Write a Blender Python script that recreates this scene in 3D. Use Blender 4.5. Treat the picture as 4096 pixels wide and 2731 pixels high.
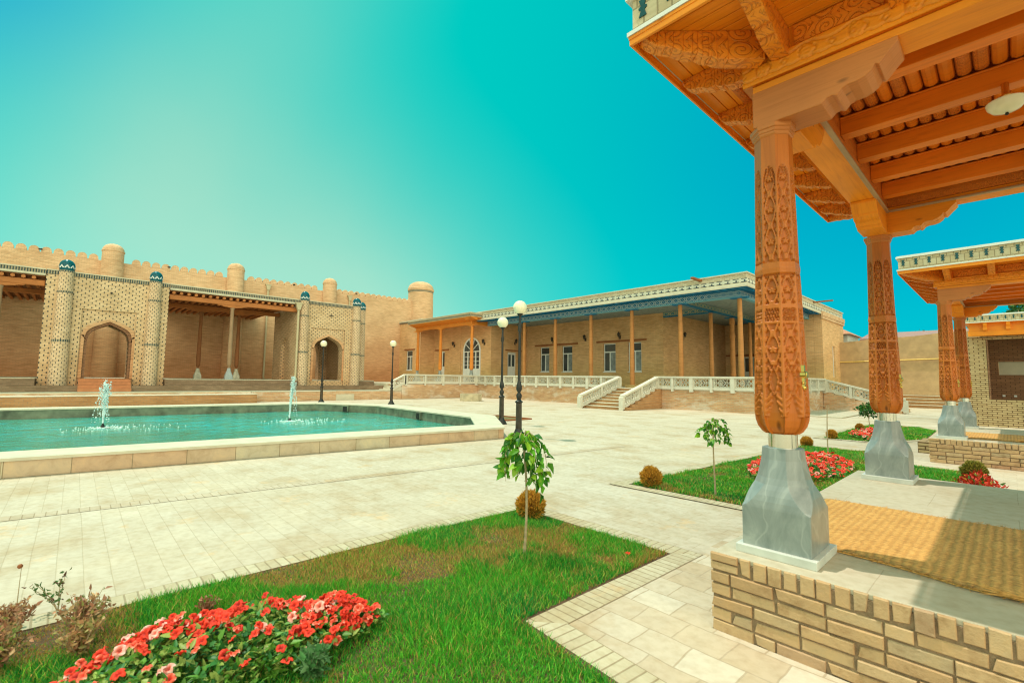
import bpy, math, random
import numpy as np
from mathutils import Vector, Matrix
random.seed(7); RNG=np.random.default_rng(7)
S=bpy.context.scene; COL=S.collection
for o in list(bpy.data.objects): bpy.data.objects.remove(o)
# ------------------------------------------------------------------ camera
CAMH=1.55
pit,rol,ya=math.radians(4.608),math.radians(.76),math.radians(46.9)
cp,sp,cr,sr=math.cos(pit),math.sin(pit),math.cos(rol),math.sin(rol)
Mw=Matrix(((math.cos(ya),-math.sin(ya),0),(math.sin(ya),math.cos(ya),0),(0,0,1)))
f_=Vector((0,cp,sp)); u_=Vector((0,-sp,cp)); r_=Vector((1,0,0))
rr=Mw@(cr*r_+sr*u_); uu=Mw@(-sr*r_+cr*u_); ff=Mw@f_
cd=bpy.data.cameras.new('camera'); cam=bpy.data.objects.new('camera',cd); COL.objects.link(cam)
cam.matrix_world=Matrix(((rr.x,uu.x,-ff.x,0),(rr.y,uu.y,-ff.y,0),(rr.z,uu.z,-ff.z,CAMH),(0,0,0,1)))
cd.sensor_width=36; cd.lens=16.366; cd.clip_start=.05; cd.clip_end=2000
cd.dof.use_dof=True; cd.dof.focus_distance=11; cd.dof.aperture_fstop=2.8
S.camera=cam
# ------------------------------------------------------------------ light
SUN_EL,SUN_AZ=math.radians(68),math.radians(70)      # azimuth of the shadows, from +Y to +X
sd=Vector((math.sin(SUN_AZ)*math.cos(SUN_EL),math.cos(SUN_AZ)*math.cos(SUN_EL),-math.sin(SUN_EL)))
sl=bpy.data.lights.new('sun','SUN'); sl.energy=3.4; sl.angle=math.radians(.5); sl.color=(1,.935,.81)
so=bpy.data.objects.new('sun',sl); COL.objects.link(so); so.rotation_euler=sd.to_track_quat('-Z','Y').to_euler()
so.location=(-30,-10,60)
W=bpy.data.worlds.new("World"); S.world=W; W.use_nodes=True
wn=W.node_tree; bgn=wn.nodes['Background']
sky=wn.nodes.new('ShaderNodeTexSky'); sky.sky_type='NISHITA'; sky.sun_disc=False
sky.sun_elevation=SUN_EL; sky.sun_rotation=SUN_AZ+math.pi; sky.air_density=1.3; sky.dust_density=1.2; sky.ozone_density=1.0
bgn.inputs['Strength'].default_value=.13
# the photograph's sky is strongly teal and pale towards the sun's side: colour the sky by direction
sepc=wn.nodes.new('ShaderNodeSeparateColor'); comb=wn.nodes.new('ShaderNodeCombineColor')
wn.links.new(sky.outputs[0],sepc.inputs[0])
def wm(op,a,b,c=None):
    n=wn.nodes.new('ShaderNodeMath'); n.operation=op
    for i,x in enumerate((a,b,c)):
        if x is None: continue
        if isinstance(x,(int,float)): n.inputs[i].default_value=x
        else: wn.links.new(x,n.inputs[i])
    return n.outputs[0]
wtc=wn.nodes.new('ShaderNodeTexCoord')
def lobe(d,k,amp):
    n=wn.nodes.new('ShaderNodeVectorMath'); n.operation='DOT_PRODUCT'; wn.links.new(wtc.outputs['Generated'],n.inputs[0]); n.inputs[1].default_value=tuple(Vector(d).normalized())
    return wm('MULTIPLY',wm('POWER',wm('MAXIMUM',n.outputs['Value'],0.0),k),amp)
G=wm('ADD',wm('MULTIPLY',sepc.outputs[1],.045),.46)       # Nishita brightness, flattened
PALE=lobe((-.955,.20,.13),20,.9); LOW=lobe((-.84,.50,.02),26,.6); STREAK=lobe((-.90,.20,.34),30,.10)
BLUE=wm('ADD',lobe((-.10,.90,.40),9,.8),lobe((-.85,-.17,.58),60,1.0))
SUNG=lobe((-sd.x,-sd.y,-sd.z),220,6.0); FILL=wm('ADD',lobe((.45,-.80,.40),2.0,1.5),lobe((.97,-.18,.25),3.0,2.2))  # unseen sky glows added as fill, round the sun, behind and beside the camera
# a thin band of haze across the left half of the sky, broken up a little
bn=wn.nodes.new('ShaderNodeVectorMath'); bn.operation='DOT_PRODUCT'; wn.links.new(wtc.outputs['Generated'],bn.inputs[0]); bn.inputs[1].default_value=(0.1091,-0.8925,0.4376)
hz=wn.nodes.new('ShaderNodeTexNoise'); wn.links.new(wtc.outputs['Generated'],hz.inputs['Vector']); hz.inputs['Scale'].default_value=3.2; hz.inputs['Detail'].default_value=4
BAND=wm('MULTIPLY',wm('POWER',wm('SUBTRACT',1.0,wm('MULTIPLY',bn.outputs['Value'],bn.outputs['Value'])),55.0),lobe((-0.856,0.111,0.440),7,.30))
PALE=wm('MULTIPLY',wm('ADD',wm('ADD',PALE,BAND),wm('ADD',STREAK,LOW)),wm('ADD',wm('MULTIPLY',hz.outputs['Fac'],.5),.76))
pale=wm('MINIMUM',PALE,1.0); blue=wm('MINIMUM',BLUE,1.0)
def chan(teal,bl,pl,gl,bk):
    c=wm('ADD',wm('MULTIPLY',wm('SUBTRACT',1.0,blue),teal),wm('MULTIPLY',blue,bl))
    c=wm('ADD',wm('MULTIPLY',wm('SUBTRACT',1.0,pale),c),wm('MULTIPLY',pale,pl))
    c=wm('MULTIPLY',c,G); c=wm('ADD',c,wm('MULTIPLY',SUNG,gl)); c=wm('ADD',c,wm('MULTIPLY',FILL,bk)); return wm('MAXIMUM',wm('MULTIPLY',c,1/.13),0.0)
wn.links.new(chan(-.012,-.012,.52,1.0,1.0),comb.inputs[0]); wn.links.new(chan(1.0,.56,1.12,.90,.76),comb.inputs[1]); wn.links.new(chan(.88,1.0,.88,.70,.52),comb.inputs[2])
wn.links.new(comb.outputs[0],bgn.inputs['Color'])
S.view_settings.view_transform='Standard'; S.view_settings.look='None'; S.view_settings.exposure=0; S.view_settings.gamma=1
S.render.resolution_x=1024; S.render.resolution_y=682
S.cycles.max_bounces=8; S.cycles.filter_width=1.15
# ------------------------------------------------------------------ materials
def mat(name):
    m=bpy.data.materials.new(name); m.use_nodes=True
    nt=m.node_tree; return m,nt,nt.nodes['Principled BSDF']
def nd(nt,t,**k):
    n=nt.nodes.new(t)
    for a,b in k.items(): setattr(n,a,b)
    return n
def setin(nt,n,key,v):
    s=n.inputs[key]
    if hasattr(v,'is_output') or isinstance(v,bpy.types.NodeSocket): nt.links.new(v,s)
    elif isinstance(v,(tuple,list)): s.default_value=tuple(v)+((1,) if len(v)==3 and s.type=='RGBA' else ())
    else: s.default_value=v
def mth(nt,op,*a):
    n=nd(nt,'ShaderNodeMath',operation=op)
    for i,x in enumerate(a): setin(nt,n,i,x)
    return n.outputs[0]
def noise(nt,vec,scale,detail=4,rough=.55,dist=0):
    n=nd(nt,'ShaderNodeTexNoise'); 
    if vec is not None: nt.links.new(vec,n.inputs['Vector'])
    n.inputs['Scale'].default_value=scale; n.inputs['Detail'].default_value=detail; n.inputs['Roughness'].default_value=rough; n.inputs['Distortion'].default_value=dist
    return n.outputs['Fac']
def ramp(nt,fac,stops):
    n=nd(nt,'ShaderNodeValToRGB'); nt.links.new(fac,n.inputs[0]); e=n.color_ramp.elements
    while len(e)<len(stops): e.new(.5)
    for i,(p,c) in enumerate(stops): e[i].position=p; e[i].color=tuple(c)+(1,) if len(c)==3 else c
    return n.outputs[0]
def mix(nt,fac,a,b,bt='MIX'):
    n=nd(nt,'ShaderNodeMix',data_type='RGBA',blend_type=bt)
    setin(nt,n,0,fac); setin(nt,n,6,a); setin(nt,n,7,b); return n.outputs[2]
def mapv(nt,src,scale=(1,1,1),loc=(0,0,0)):
    n=nd(nt,'ShaderNodeMapping'); nt.links.new(src,n.inputs[0]); n.inputs['Scale'].default_value=scale; n.inputs['Location'].default_value=loc
    return n.outputs[0]
def uvn(nt): return nd(nt,'ShaderNodeUVMap',uv_map='UVMap').outputs[0]
def pos(nt): return nd(nt,'ShaderNodeNewGeometry').outputs['Position']
def bump(nt,b,h,strength=.3,dist=.01):
    n=nd(nt,'ShaderNodeBump'); n.inputs['Strength'].default_value=strength; n.inputs['Distance'].default_value=dist
    nt.links.new(h,n.inputs['Height']); nt.links.new(n.outputs[0],b.inputs['Normal'])
def brick(name,c1,c2,mortar,bw=.26,rh=.075,ms=.008,damp=None,white=0,bst=.4,patch=.35,tint=(.6,.52,.42),dots=None,rough=.9):
    m,nt,b=mat(name); uv=uvn(nt)
    br=nd(nt,'ShaderNodeTexBrick'); nt.links.new(uv,br.inputs['Vector'])
    br.inputs['Color1'].default_value=c1+(1,); br.inputs['Color2'].default_value=c2+(1,); br.inputs['Mortar'].default_value=mortar+(1,)
    br.inputs['Scale'].default_value=1; br.inputs['Mortar Size'].default_value=ms; br.inputs['Mortar Smooth'].default_value=.2
    br.inputs['Brick Width'].default_value=bw; br.inputs['Row Height'].default_value=rh; br.inputs['Bias'].default_value=0
    P=pos(nt); n1=noise(nt,P,.55,5,.6); n2=noise(nt,P,9,3)
    c=mix(nt,ramp(nt,n1,[(.42,(0,0,0)),(.66,(1,1,1))]),br.outputs['Color'],tint,'MULTIPLY') if patch else br.outputs['Color']
    if patch:
        c=mix(nt,patch,br.outputs['Color'],c)
    # streaks along the courses
    n3=noise(nt,mapv(nt,uv,(1.2,9,1)),1.0,4,.65)
    c=mix(nt,.55,c,ramp(nt,n3,[(.3,(.62,.55,.48)),(.55,(1,1,1)),(.75,(1.25,1.2,1.15))]),'MULTIPLY')
    if damp:
        zc=nd(nt,'ShaderNodeSeparateXYZ'); nt.links.new(P,zc.inputs[0])
        f=mth(nt,'ADD',zc.outputs[2],mth(nt,'MULTIPLY',mth(nt,'SUBTRACT',noise(nt,P,.5,4),.5),damp[2]))
        mr=nd(nt,'ShaderNodeMapRange'); nt.links.new(f,mr.inputs[0]); mr.inputs[1].default_value=damp[0]; mr.inputs[2].default_value=damp[1]; mr.inputs[3].default_value=.75; mr.inputs[4].default_value=0
        c=mix(nt,mr.outputs[0],c,damp[3],'MULTIPLY')
    if white:
        n4=noise(nt,mapv(nt,P,(.55,.55,1.2)),1.1,6,.7)
        c=mix(nt,ramp(nt,n4,[(.5,(0,0,0)),(.68,(white,)*3)]),c,(.72,.66,.56))
    if dots:
        sx,sy,w,h,dc=dots
        sx_=nd(nt,'ShaderNodeSeparateXYZ'); nt.links.new(uv,sx_.inputs[0])
        ry=mth(nt,'DIVIDE',sx_.outputs[1],sy); row=mth(nt,'FLOOR',ry)
        ux=mth(nt,'ADD',mth(nt,'DIVIDE',sx_.outputs[0],sx),mth(nt,'MULTIPLY',row,.5))
        fx=mth(nt,'ABSOLUTE',mth(nt,'SUBTRACT',mth(nt,'FRACT',ux),.5)); fy=mth(nt,'ABSOLUTE',mth(nt,'SUBTRACT',mth(nt,'FRACT',ry),.5))
        msk=mth(nt,'MULTIPLY',mth(nt,'LESS_THAN',fx,w),mth(nt,'LESS_THAN',fy,h))
        c=mix(nt,msk,c,dc)
    setin(nt,b,'Base Color',c); b.inputs['Roughness'].default_value=rough; b.inputs['Specular IOR Level'].default_value=.2
    hh=mth(nt,'ADD',mth(nt,'MULTIPLY',br.outputs['Fac'],-1.0),mth(nt,'MULTIPLY',n2,.5))
    bump(nt,b,hh,bst,.012)
    return m
def wood(name,base,dark,knots=True,rough=.45,gs=1.0,spec=.35):
    m,nt,b=mat(name); uv=uvn(nt)
    n=noise(nt,mapv(nt,uv,(1.6*gs,26*gs,1)),1,6,.6,1.2); n2=noise(nt,pos(nt),1.7,2)
    c=ramp(nt,n,[(.25,dark),(.5,base),(.8,tuple(min(1,x*1.08) for x in base))])
    c=mix(nt,.5,c,ramp(nt,n2,[(.3,(.72,.66,.6)),(.7,(1.15,1.1,1.05))]),'MULTIPLY')
    if knots:
        v=nd(nt,'ShaderNodeTexVoronoi',feature='DISTANCE_TO_EDGE'); v=nd(nt,'ShaderNodeTexVoronoi'); nt.links.new(mapv(nt,uv,(1.3,3.2,1)),v.inputs['Vector']); v.inputs['Scale'].default_value=1.6
        c=mix(nt,ramp(nt,v.outputs['Distance'],[(.035,(.8,.8,.8)),(.09,(0,0,0))]),c,tuple(x*.3 for x in dark))
    setin(nt,b,'Base Color',c); b.inputs['Roughness'].default_value=rough; b.inputs['Specular IOR Level'].default_value=spec
    bump(nt,b,n,.12,.004); return m
def carved(name,base,dark,sc=26):
    """wood with shallow scrolled cuts"""
    m,nt,b=mat(name); uv=uvn(nt)
    sx=nd(nt,'ShaderNodeSeparateXYZ'); nt.links.new(uv,sx.inputs[0]); u,v=sx.outputs[0],sx.outputs[1]
    cu=mth(nt,'DIVIDE',u,sc); iu=mth(nt,'FLOOR',cu); fu=mth(nt,'MULTIPLY',mth(nt,'SUBTRACT',mth(nt,'FRACT',cu),.5),sc)
    cv=mth(nt,'ADD',mth(nt,'DIVIDE',v,sc*.8),mth(nt,'MULTIPLY',iu,.37)); iv=mth(nt,'FLOOR',cv); fv=mth(nt,'MULTIPLY',mth(nt,'SUBTRACT',mth(nt,'FRACT',cv),.5),sc*.8)
    fl=mth(nt,'SUBTRACT',mth(nt,'MULTIPLY',mth(nt,'MODULO',mth(nt,'ABSOLUTE',mth(nt,'ADD',iu,iv)),2.0),2.0),1.0)
    rr_=mth(nt,'SQRT',mth(nt,'ADD',mth(nt,'MULTIPLY',fu,fu),mth(nt,'MULTIPLY',fv,fv))); th=mth(nt,'MULTIPLY',mth(nt,'ARCTAN2',fv,fu),fl)
    sp=mth(nt,'ABSOLUTE',mth(nt,'SUBTRACT',mth(nt,'FRACT',mth(nt,'ADD',mth(nt,'DIVIDE',rr_,sc*.20),mth(nt,'DIVIDE',th,6.2832))),.5))
    inn=mth(nt,'LESS_THAN',rr_,sc*.40); lf=mth(nt,'ABSOLUTE',mth(nt,'SUBTRACT',mth(nt,'FRACT',mth(nt,'ADD',mth(nt,'MULTIPLY',mth(nt,'ABSOLUTE',fu),3.2/sc),mth(nt,'MULTIPLY',mth(nt,'ABSOLUTE',fv),2.6/sc))),.5))
    ln=mth(nt,'ADD',mth(nt,'MULTIPLY',sp,inn),mth(nt,'MULTIPLY',lf,mth(nt,'SUBTRACT',1.0,inn)))
    line=ramp(nt,ln,[(.06,(0,0,0)),(.17,(1,1,1))])
    n=noise(nt,mapv(nt,uv,(2,22,1)),1,5)
    c=ramp(nt,n,[(.3,dark),(.55,base)])
    c=mix(nt,mth(nt,'MULTIPLY',mth(nt,'SUBTRACT',1.0,line),.16),c,tuple(x*.5 for x in dark))  # cuts also darkened in the colour, imitating shade in the recesses
    setin(nt,b,'Base Color',c); b.inputs['Roughness'].default_value=.5; bump(nt,b,line,.8,.012); return m
def plain(name,c,rough=.6,metal=0,var=.15,vs=6,bst=0,spec=.4,two=None):
    m,nt,b=mat(name); P=pos(nt); n=noise(nt,P,vs,4)
    lo=tuple(x*(1-var) for x in c); hi=tuple(min(1,x*(1+var)) for x in c)
    setin(nt,b,'Base Color',ramp(nt,n,[(.3,two or lo),(.7,hi)])); b.inputs['Roughness'].default_value=rough; b.inputs['Metallic'].default_value=metal; b.inputs['Specular IOR Level'].default_value=spec
    if bst: bump(nt,b,noise(nt,P,vs*4,5),bst,.02)
    return m
def attrmat(name,rough=.55,trans=.25,spec=.3):
    m,nt,b=mat(name); a=nd(nt,'ShaderNodeAttribute',attribute_name='tone')
    nt.links.new(a.outputs['Color'],b.inputs['Base Color']); b.inputs['Roughness'].default_value=rough; b.inputs['Specular IOR Level'].default_value=spec
    if trans:
        t=nd(nt,'ShaderNodeBsdfTranslucent'); nt.links.new(a.outputs['Color'],t.inputs['Color'])
        mx=nd(nt,'ShaderNodeMixShader'); mx.inputs[0].default_value=trans; nt.links.new(b.outputs[0],mx.inputs[1]); nt.links.new(t.outputs[0],mx.inputs[2])
        nt.links.new(mx.outputs[0],nt.nodes['Material Output'].inputs['Surface'])
    return m
M={}
M['fort']=brick('fort_brick',(.78,.51,.30),(.69,.42,.235),(.57,.38,.23),.27,.085,.012,damp=(1.3,5.8,2.5,(.80,.52,.37)))
M['portal']=brick('portal_brick',(.74,.53,.325),(.63,.425,.24),(.57,.42,.265),.26,.08,.012,damp=(.8,3.2,1.5,(.90,.76,.66)),dots=(.30,.125,.072,.34,(.03,.045,.045)))
M['pilaster']=brick('pilaster_brick',(.75,.545,.36),(.64,.44,.27),(.59,.44,.29),.24,.08,.012,dots=(.24,.112,.08,.36,(.03,.045,.045)))
M['hall']=brick('hall_brick',(.80,.485,.245),(.70,.395,.18),(.57,.37,.2),.27,.085,.011,damp=(1.0,3.4,1.2,(.78,.92,.70)))
M['base']=brick('base_brick',(.68,.40,.22),(.56,.29,.15),(.56,.43,.28),.26,.08,.014,white=.8)
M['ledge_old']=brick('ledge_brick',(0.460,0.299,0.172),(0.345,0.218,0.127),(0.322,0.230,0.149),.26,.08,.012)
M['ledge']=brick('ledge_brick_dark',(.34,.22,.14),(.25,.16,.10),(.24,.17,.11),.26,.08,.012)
M['kiosk']=brick('kiosk_brick',(.55,.41,.22),(.47,.33,.165),(.16,.10,.05),.26,.078,.014,patch=.15)
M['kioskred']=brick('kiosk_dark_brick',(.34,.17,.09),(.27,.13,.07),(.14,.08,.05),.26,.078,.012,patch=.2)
M['paving']=None
def paving(name,bw,rh,c1,c2,mor,ms=.006,warm=.5,orange=True,bias=0.,wob=.012):
    m,nt,b=mat(name); uv=uvn(nt)
    wb=nd(nt,'ShaderNodeTexNoise'); nt.links.new(uv,wb.inputs['Vector']); wb.inputs['Scale'].default_value=3.1
    vv=nd(nt,'ShaderNodeVectorMath',operation='MULTIPLY_ADD'); nt.links.new(wb.outputs['Color'],vv.inputs[0]); vv.inputs[1].default_value=(wob,wob,0); nt.links.new(uv,vv.inputs[2])
    br=nd(nt,'ShaderNodeTexBrick'); nt.links.new(vv.outputs[0],br.inputs['Vector'])
    for k,v in (('Color1',c1+(1,)),('Color2',c2+(1,)),('Mortar',mor+(1,)),('Scale',1),('Mortar Size',ms),('Mortar Smooth',.4),('Brick Width',bw),('Row Height',rh),('Bias',bias)): br.inputs[k].default_value=v
    n1=noise(nt,uv,.9,6,.65); n2=noise(nt,uv,14,4); n3=noise(nt,uv,.25,3)
    c=mix(nt,warm,br.outputs['Color'],ramp(nt,n1,[(.32,(.80,.67,.50)),(.5,(1,1,1)),(.72,(1.12,1.1,1.06))]),'MULTIPLY')
    c=mix(nt,.5,c,ramp(nt,n3,[(.35,(1,1,1)),(.65,(.90,.84,.74))]),'MULTIPLY')
    if orange:
        v=nd(nt,'ShaderNodeTexNoise'); nt.links.new(uv,v.inputs['Vector']); v.inputs['Scale'].default_value=1.7; v.inputs['Detail'].default_value=5; v.inputs['Roughness'].default_value=.7
        c=mix(nt,ramp(nt,v.outputs[0],[(.60,(0,0,0)),(.70,(.55,.55,.55))]),c,(.62,.40,.20))
    c=mix(nt,.6,c,ramp(nt,n2,[(.3,(.78,.73,.66)),(.58,(1,1,1))]),'MULTIPLY')
    n5=noise(nt,mapv(nt,uv,(1.0,2.2,1)),.75,7,.72,.4); c=mix(nt,ramp(nt,n5,[(.56,(0,0,0)),(.72,(.32,.32,.32))]),c,mix(nt,1.0,c,(.70,.58,.45),'MULTIPLY'))
    setin(nt,b,'Base Color',c); b.inputs['Roughness'].default_value=.8; b.inputs['Specular IOR Level'].default_value=.25
    bump(nt,b,mth(nt,'ADD',mth(nt,'MULTIPLY',br.outputs['Fac'],-1.),mth(nt,'MULTIPLY',n2,.35)),.35,.01); return m
M['paving']=paving('plaza_paving',.30,.16,(.57,.50,.40),(.52,.445,.34),(.475,.40,.295),.004,warm=.8)
M['slab']=paving('platform_paving',1.1,.7,(.53,.48,.37),(.50,.44,.33),(.42,.36,.26),.003,warm=.4,orange=False)
M['bandpaving']=paving('band_paving',.09,.30,(.54,.455,.35),(.48,.395,.29),(.36,.28,.19),.006,warm=.9)
M['soldier']=paving('edging_brick',.075,.30,(.56,.49,.35),(.48,.40,.27),(.34,.27,.17),.007,warm=.6)
M['path']=paving('worn_path_paving',.29,.25,(.61,.54,.44),(.50,.39,.27),(.44,.35,.25),.006,warm=1.0,wob=.05)
M['coping']=plain('limestone_coping',(.56,.50,.37),.7,var=.1,vs=3)
M['rimstone']=None
def rimstone():
    m,nt,b=mat('marble_rim'); uv=uvn(nt)
    br=nd(nt,'ShaderNodeTexBrick'); nt.links.new(uv,br.inputs['Vector']); br.offset=0
    for k,v in (('Color1',(.52,.30,.17,1)),('Color2',(.50,.42,.29,1)),('Mortar',(.25,.18,.1,1)),('Scale',1),('Mortar Size',.006),('Brick Width',.74),('Row Height',5),('Bias',.1)): br.inputs[k].default_value=v
    n=noise(nt,pos(nt),4,6,.7,.5)
    c=mix(nt,.7,br.outputs['Color'],ramp(nt,n,[(.3,(.7,.62,.5)),(.5,(1,1,1)),(.7,(1.25,1.2,1.05))]),'MULTIPLY')
    setin(nt,b,'Base Color',c); b.inputs['Roughness'].default_value=.45; return m
M['rimstone']=rimstone()
M['basin']=plain('basin_wall',(.15,.17,.115),.8,var=.5,vs=2.5)
M['wood']=wood('honey_wood',(.88,.28,.010),(.73,.195,.006))
M['woodpale']=wood('pale_pine',(.56,.19,.045),(.45,.14,.028))
M['wooddeep']=wood('deep_wood',(.80,.20,.008),(.62,.135,.005))
M['molding']=wood('weathered_molding',(.42,.27,.15),(.33,.2,.11),knots=False)
M['column']=wood('carved_column_wood',(.53,.148,.017),(.42,.108,.011),gs=.8,rough=.4)
M['woodcarve']=carved('scrolled_wood',(.86,.255,.010),(.70,.175,.006),.15)
M['woodcarve2']=carved('fine_scrolled_wood',(.74,.185,.010),(.6,.13,.006),.062)
M['oldwood']=wood('old_post_wood',(.50,.215,.065),(.32,.12,.03),rough=.7)
M['galwood']=wood('gallery_wood',(.44,.16,.045),(.27,.085,.02),rough=.75)
M['galpost']=wood('gallery_post_wood',(.26,.10,.035),(.17,.06,.02),rough=.75)
M['greypost']=wood('grey_post_wood',(.34,.22,.13),(.24,.15,.09),rough=.8)
M['lintel']=wood('lintel_wood',(.30,.10,.03),(.2,.06,.02),rough=.7)
M['orangewood']=wood('orange_portico_wood',(.68,.235,.03),(.52,.15,.018),knots=False)
M['marble']=None
def marble():
    m,nt,b=mat('grey_marble'); P=nd(nt,'ShaderNodeTexCoord').outputs['Object']
    n=noise(nt,mapv(nt,P,(3,3,1.2)),1.6,7,.65,1.4); w=nd(nt,'ShaderNodeTexWave'); nt.links.new(P,w.inputs['Vector']); w.inputs['Scale'].default_value=1.7; w.inputs['Distortion'].default_value=13; w.inputs['Detail'].default_value=3
    c=ramp(nt,n,[(.3,(.17,.195,.185)),(.55,(.27,.29,.27)),(.75,(.40,.41,.37))])
    c=mix(nt,ramp(nt,w.outputs['Fac'],[(.98,(0,0,0)),(1,(.16,.16,.16))]),c,(.62,.62,.56))
    setin(nt,b,'Base Color',c); b.inputs['Roughness'].default_value=.28; b.inputs['Specular IOR Level'].default_value=.5; return m
M['marble']=marble()
M['marbleslab']=plain('pale_marble_slab',(.56,.56,.50),.4,var=.12,vs=7)
M['oldstone']=plain('worn_plinth_stone',(.50,.48,.37),.8,var=.25,vs=5,bst=.3)
M['bluestone']=plain('blue_grey_plinth_stone',(.33,.36,.36),.7,var=.15,vs=6)
M['steel']=plain('polished_steel',(.70,.66,.58),.13,metal=1,var=.05)
M['brass']=plain('brass',(.72,.46,.12),.25,metal=1,var=.1)
M['whitestone']=plain('white_balustrade_stone',(.60,.56,.46),.7,var=.08,vs=4)
M['white']=plain('white_paint',(.72,.72,.68),.45,var=.05)
M['iron']=plain('dark_iron',(.028,.026,.022),.4,metal=.3,var=.3,vs=10)
M['ironlight']=plain('bronze_iron',(.055,.045,.032),.35,metal=.5,var=.3,vs=10)
M['opal']=plain('opal_glass',(.80,.73,.52),.12,var=.02,spec=.6)
M['glassdark']=plain('dark_window_glass',(.045,.06,.065),.08,var=.35,vs=1.1,spec=.7)
M['curtain']=plain('grey_curtain_glass',(.22,.25,.25),.2,var=.3,vs=3)
M['dome']=brick('teal_glaze',(.006,.10,.13),(.01,.14,.17),(.004,.05,.07),.16,.09,.01,patch=0,bst=.15,rough=.18)
M['band']=brick('dark_tile_band',(.028,.05,.06),(.05,.075,.085),(.36,.3,.2),.10,.5,.03,patch=0,bst=.2)
M['meander']=None
def uvsep(nt):
    s=nd(nt,'ShaderNodeSeparateXYZ'); nt.links.new(uvn(nt),s.inputs[0]); return s.outputs[0],s.outputs[1]
def meander():
    m,nt,b=mat('meander_tile'); u,v=uvsep(nt)
    a=mth(nt,'FRACT',mth(nt,'DIVIDE',u,.42)); y=mth(nt,'DIVIDE',mth(nt,'SUBTRACT',v,6.64),.20)
    inb=mth(nt,'MULTIPLY',mth(nt,'GREATER_THAN',y,0),mth(nt,'LESS_THAN',y,1))
    bx=mth(nt,'GREATER_THAN',mth(nt,'ABSOLUTE',mth(nt,'SUBTRACT',a,.5)),.36)
    edge=mth(nt,'MAXIMUM',mth(nt,'LESS_THAN',y,.22),mth(nt,'GREATER_THAN',y,.80))
    hook=mth(nt,'MULTIPLY',mth(nt,'LESS_THAN',mth(nt,'ABSOLUTE',mth(nt,'SUBTRACT',a,.55)),.09),mth(nt,'LESS_THAN',y,.62))
    dark=mth(nt,'MAXIMUM',mth(nt,'MULTIPLY',edge,mth(nt,'SUBTRACT',1.,bx)),hook)
    br=nd(nt,'ShaderNodeTexBrick'); nt.links.new(uvn(nt),br.inputs['Vector'])
    for k,v_ in (('Color1',(.60,.52,.36,1)),('Color2',(.50,.40,.25,1)),('Mortar',(.36,.28,.18,1)),('Scale',1),('Mortar Size',.01),('Brick Width',.26),('Row Height',.08)): br.inputs[k].default_value=v_
    low=mth(nt,'LESS_THAN',v,6.60)
    c=mix(nt,low,br.outputs['Color'],(.62,.58,.46)); c=mix(nt,inb,c,(.62,.58,.46)); c=mix(nt,mth(nt,'MULTIPLY',dark,inb),c,(.04,.06,.08))
    setin(nt,b,'Base Color',c); b.inputs['Roughness'].default_value=.8; return m
M['meander']=meander()
def lozenge(name,bg,fg,per,v0,h,gold=None):
    m,nt,b=mat(name); u,v=uvsep(nt)
    a=mth(nt,'ABSOLUTE',mth(nt,'SUBTRACT',mth(nt,'FRACT',mth(nt,'DIVIDE',u,per)),.5)); y=mth(nt,'ABSOLUTE',mth(nt,'SUBTRACT',mth(nt,'DIVIDE',mth(nt,'SUBTRACT',v,v0),h),.5))
    d=mth(nt,'ADD',mth(nt,'MULTIPLY',a,1.),y)
    l1=mth(nt,'LESS_THAN',mth(nt,'ABSOLUTE',mth(nt,'SUBTRACT',d,.42)),.06); l2=mth(nt,'LESS_THAN',mth(nt,'ABSOLUTE',mth(nt,'SUBTRACT',d,.2)),.05); l3=mth(nt,'LESS_THAN',d,.08)
    l4=mth(nt,'LESS_THAN',mth(nt,'ABSOLUTE',mth(nt,'SUBTRACT',d,.68)),.06)
    k=mth(nt,'MAXIMUM',l1,mth(nt,'MAXIMUM',l3,l4)); k=mth(nt,'MULTIPLY',k,mth(nt,'LESS_THAN',y,.44))
    setin(nt,b,'Base Color',mix(nt,k,bg,fg)); b.inputs['Roughness'].default_value=.6; return m
M['bluebeam']=lozenge('blue_painted_beam',(.0,.15,.30),(.55,.62,.58),.40,6.16,.34)
M['goldbeam']=lozenge('gold_painted_beam',(.03,.17,.24),(.55,.44,.2),.5,6.2,.3)
M['blue']=plain('blue_paint',(.0,.15,.31),.6,var=.3,vs=5)
M['bluepale']=plain('pale_blue_paint',(.16,.38,.47),.6,var=.12)
def painted_ceiling():
    m,nt,b=mat('painted_ceiling'); uv=uvn(nt)
    n=noise(nt,mapv(nt,uv,(1.2,7,1)),1.6,5,.7,1.5)
    setin(nt,b,'Base Color',ramp(nt,n,[(.36,(.06,.09,.11)),(.47,(.22,.27,.28)),(.6,(.33,.37,.35)),(.72,(.13,.18,.19))])); b.inputs['Roughness'].default_value=.8; return m
M['ceiling']=painted_ceiling()
M['plaster']=plain('straw_plaster',(.46,.30,.155),.95,var=.14,vs=2.2,bst=.35)
M['pinkroof']=plain('faded_pink_roof',(.36,.20,.17),.6,var=.12)
M['tileroof']=plain('red_roof',(.50,.23,.13),.7,var=.2)
M['whitewall']=plain('whitewash',(.62,.60,.52),.9,var=.06)
M['gaspipe']=plain('yellow_pipe_paint',(.72,.48,.12),.5,var=.1)
M['drain']=plain('painted_drainpipe',(.50,.42,.26),.5,var=.08)
M['tile']=plain('dark_teal_tile',(.008,.07,.075),.2,var=.3,vs=20)
M['cornice']=brick('pale_cornice_brick',(.62,.53,.35),(.57,.45,.27),(.36,.28,.17),.10,.14,.007,patch=.1)
M['zinc']=plain('pale_metal_flashing',(.68,.67,.60),.4,var=.05)
M['steps']=brick('step_brick',(.50,.27,.12),(.44,.22,.09),(.36,.24,.14),.26,.09,.01)
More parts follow.
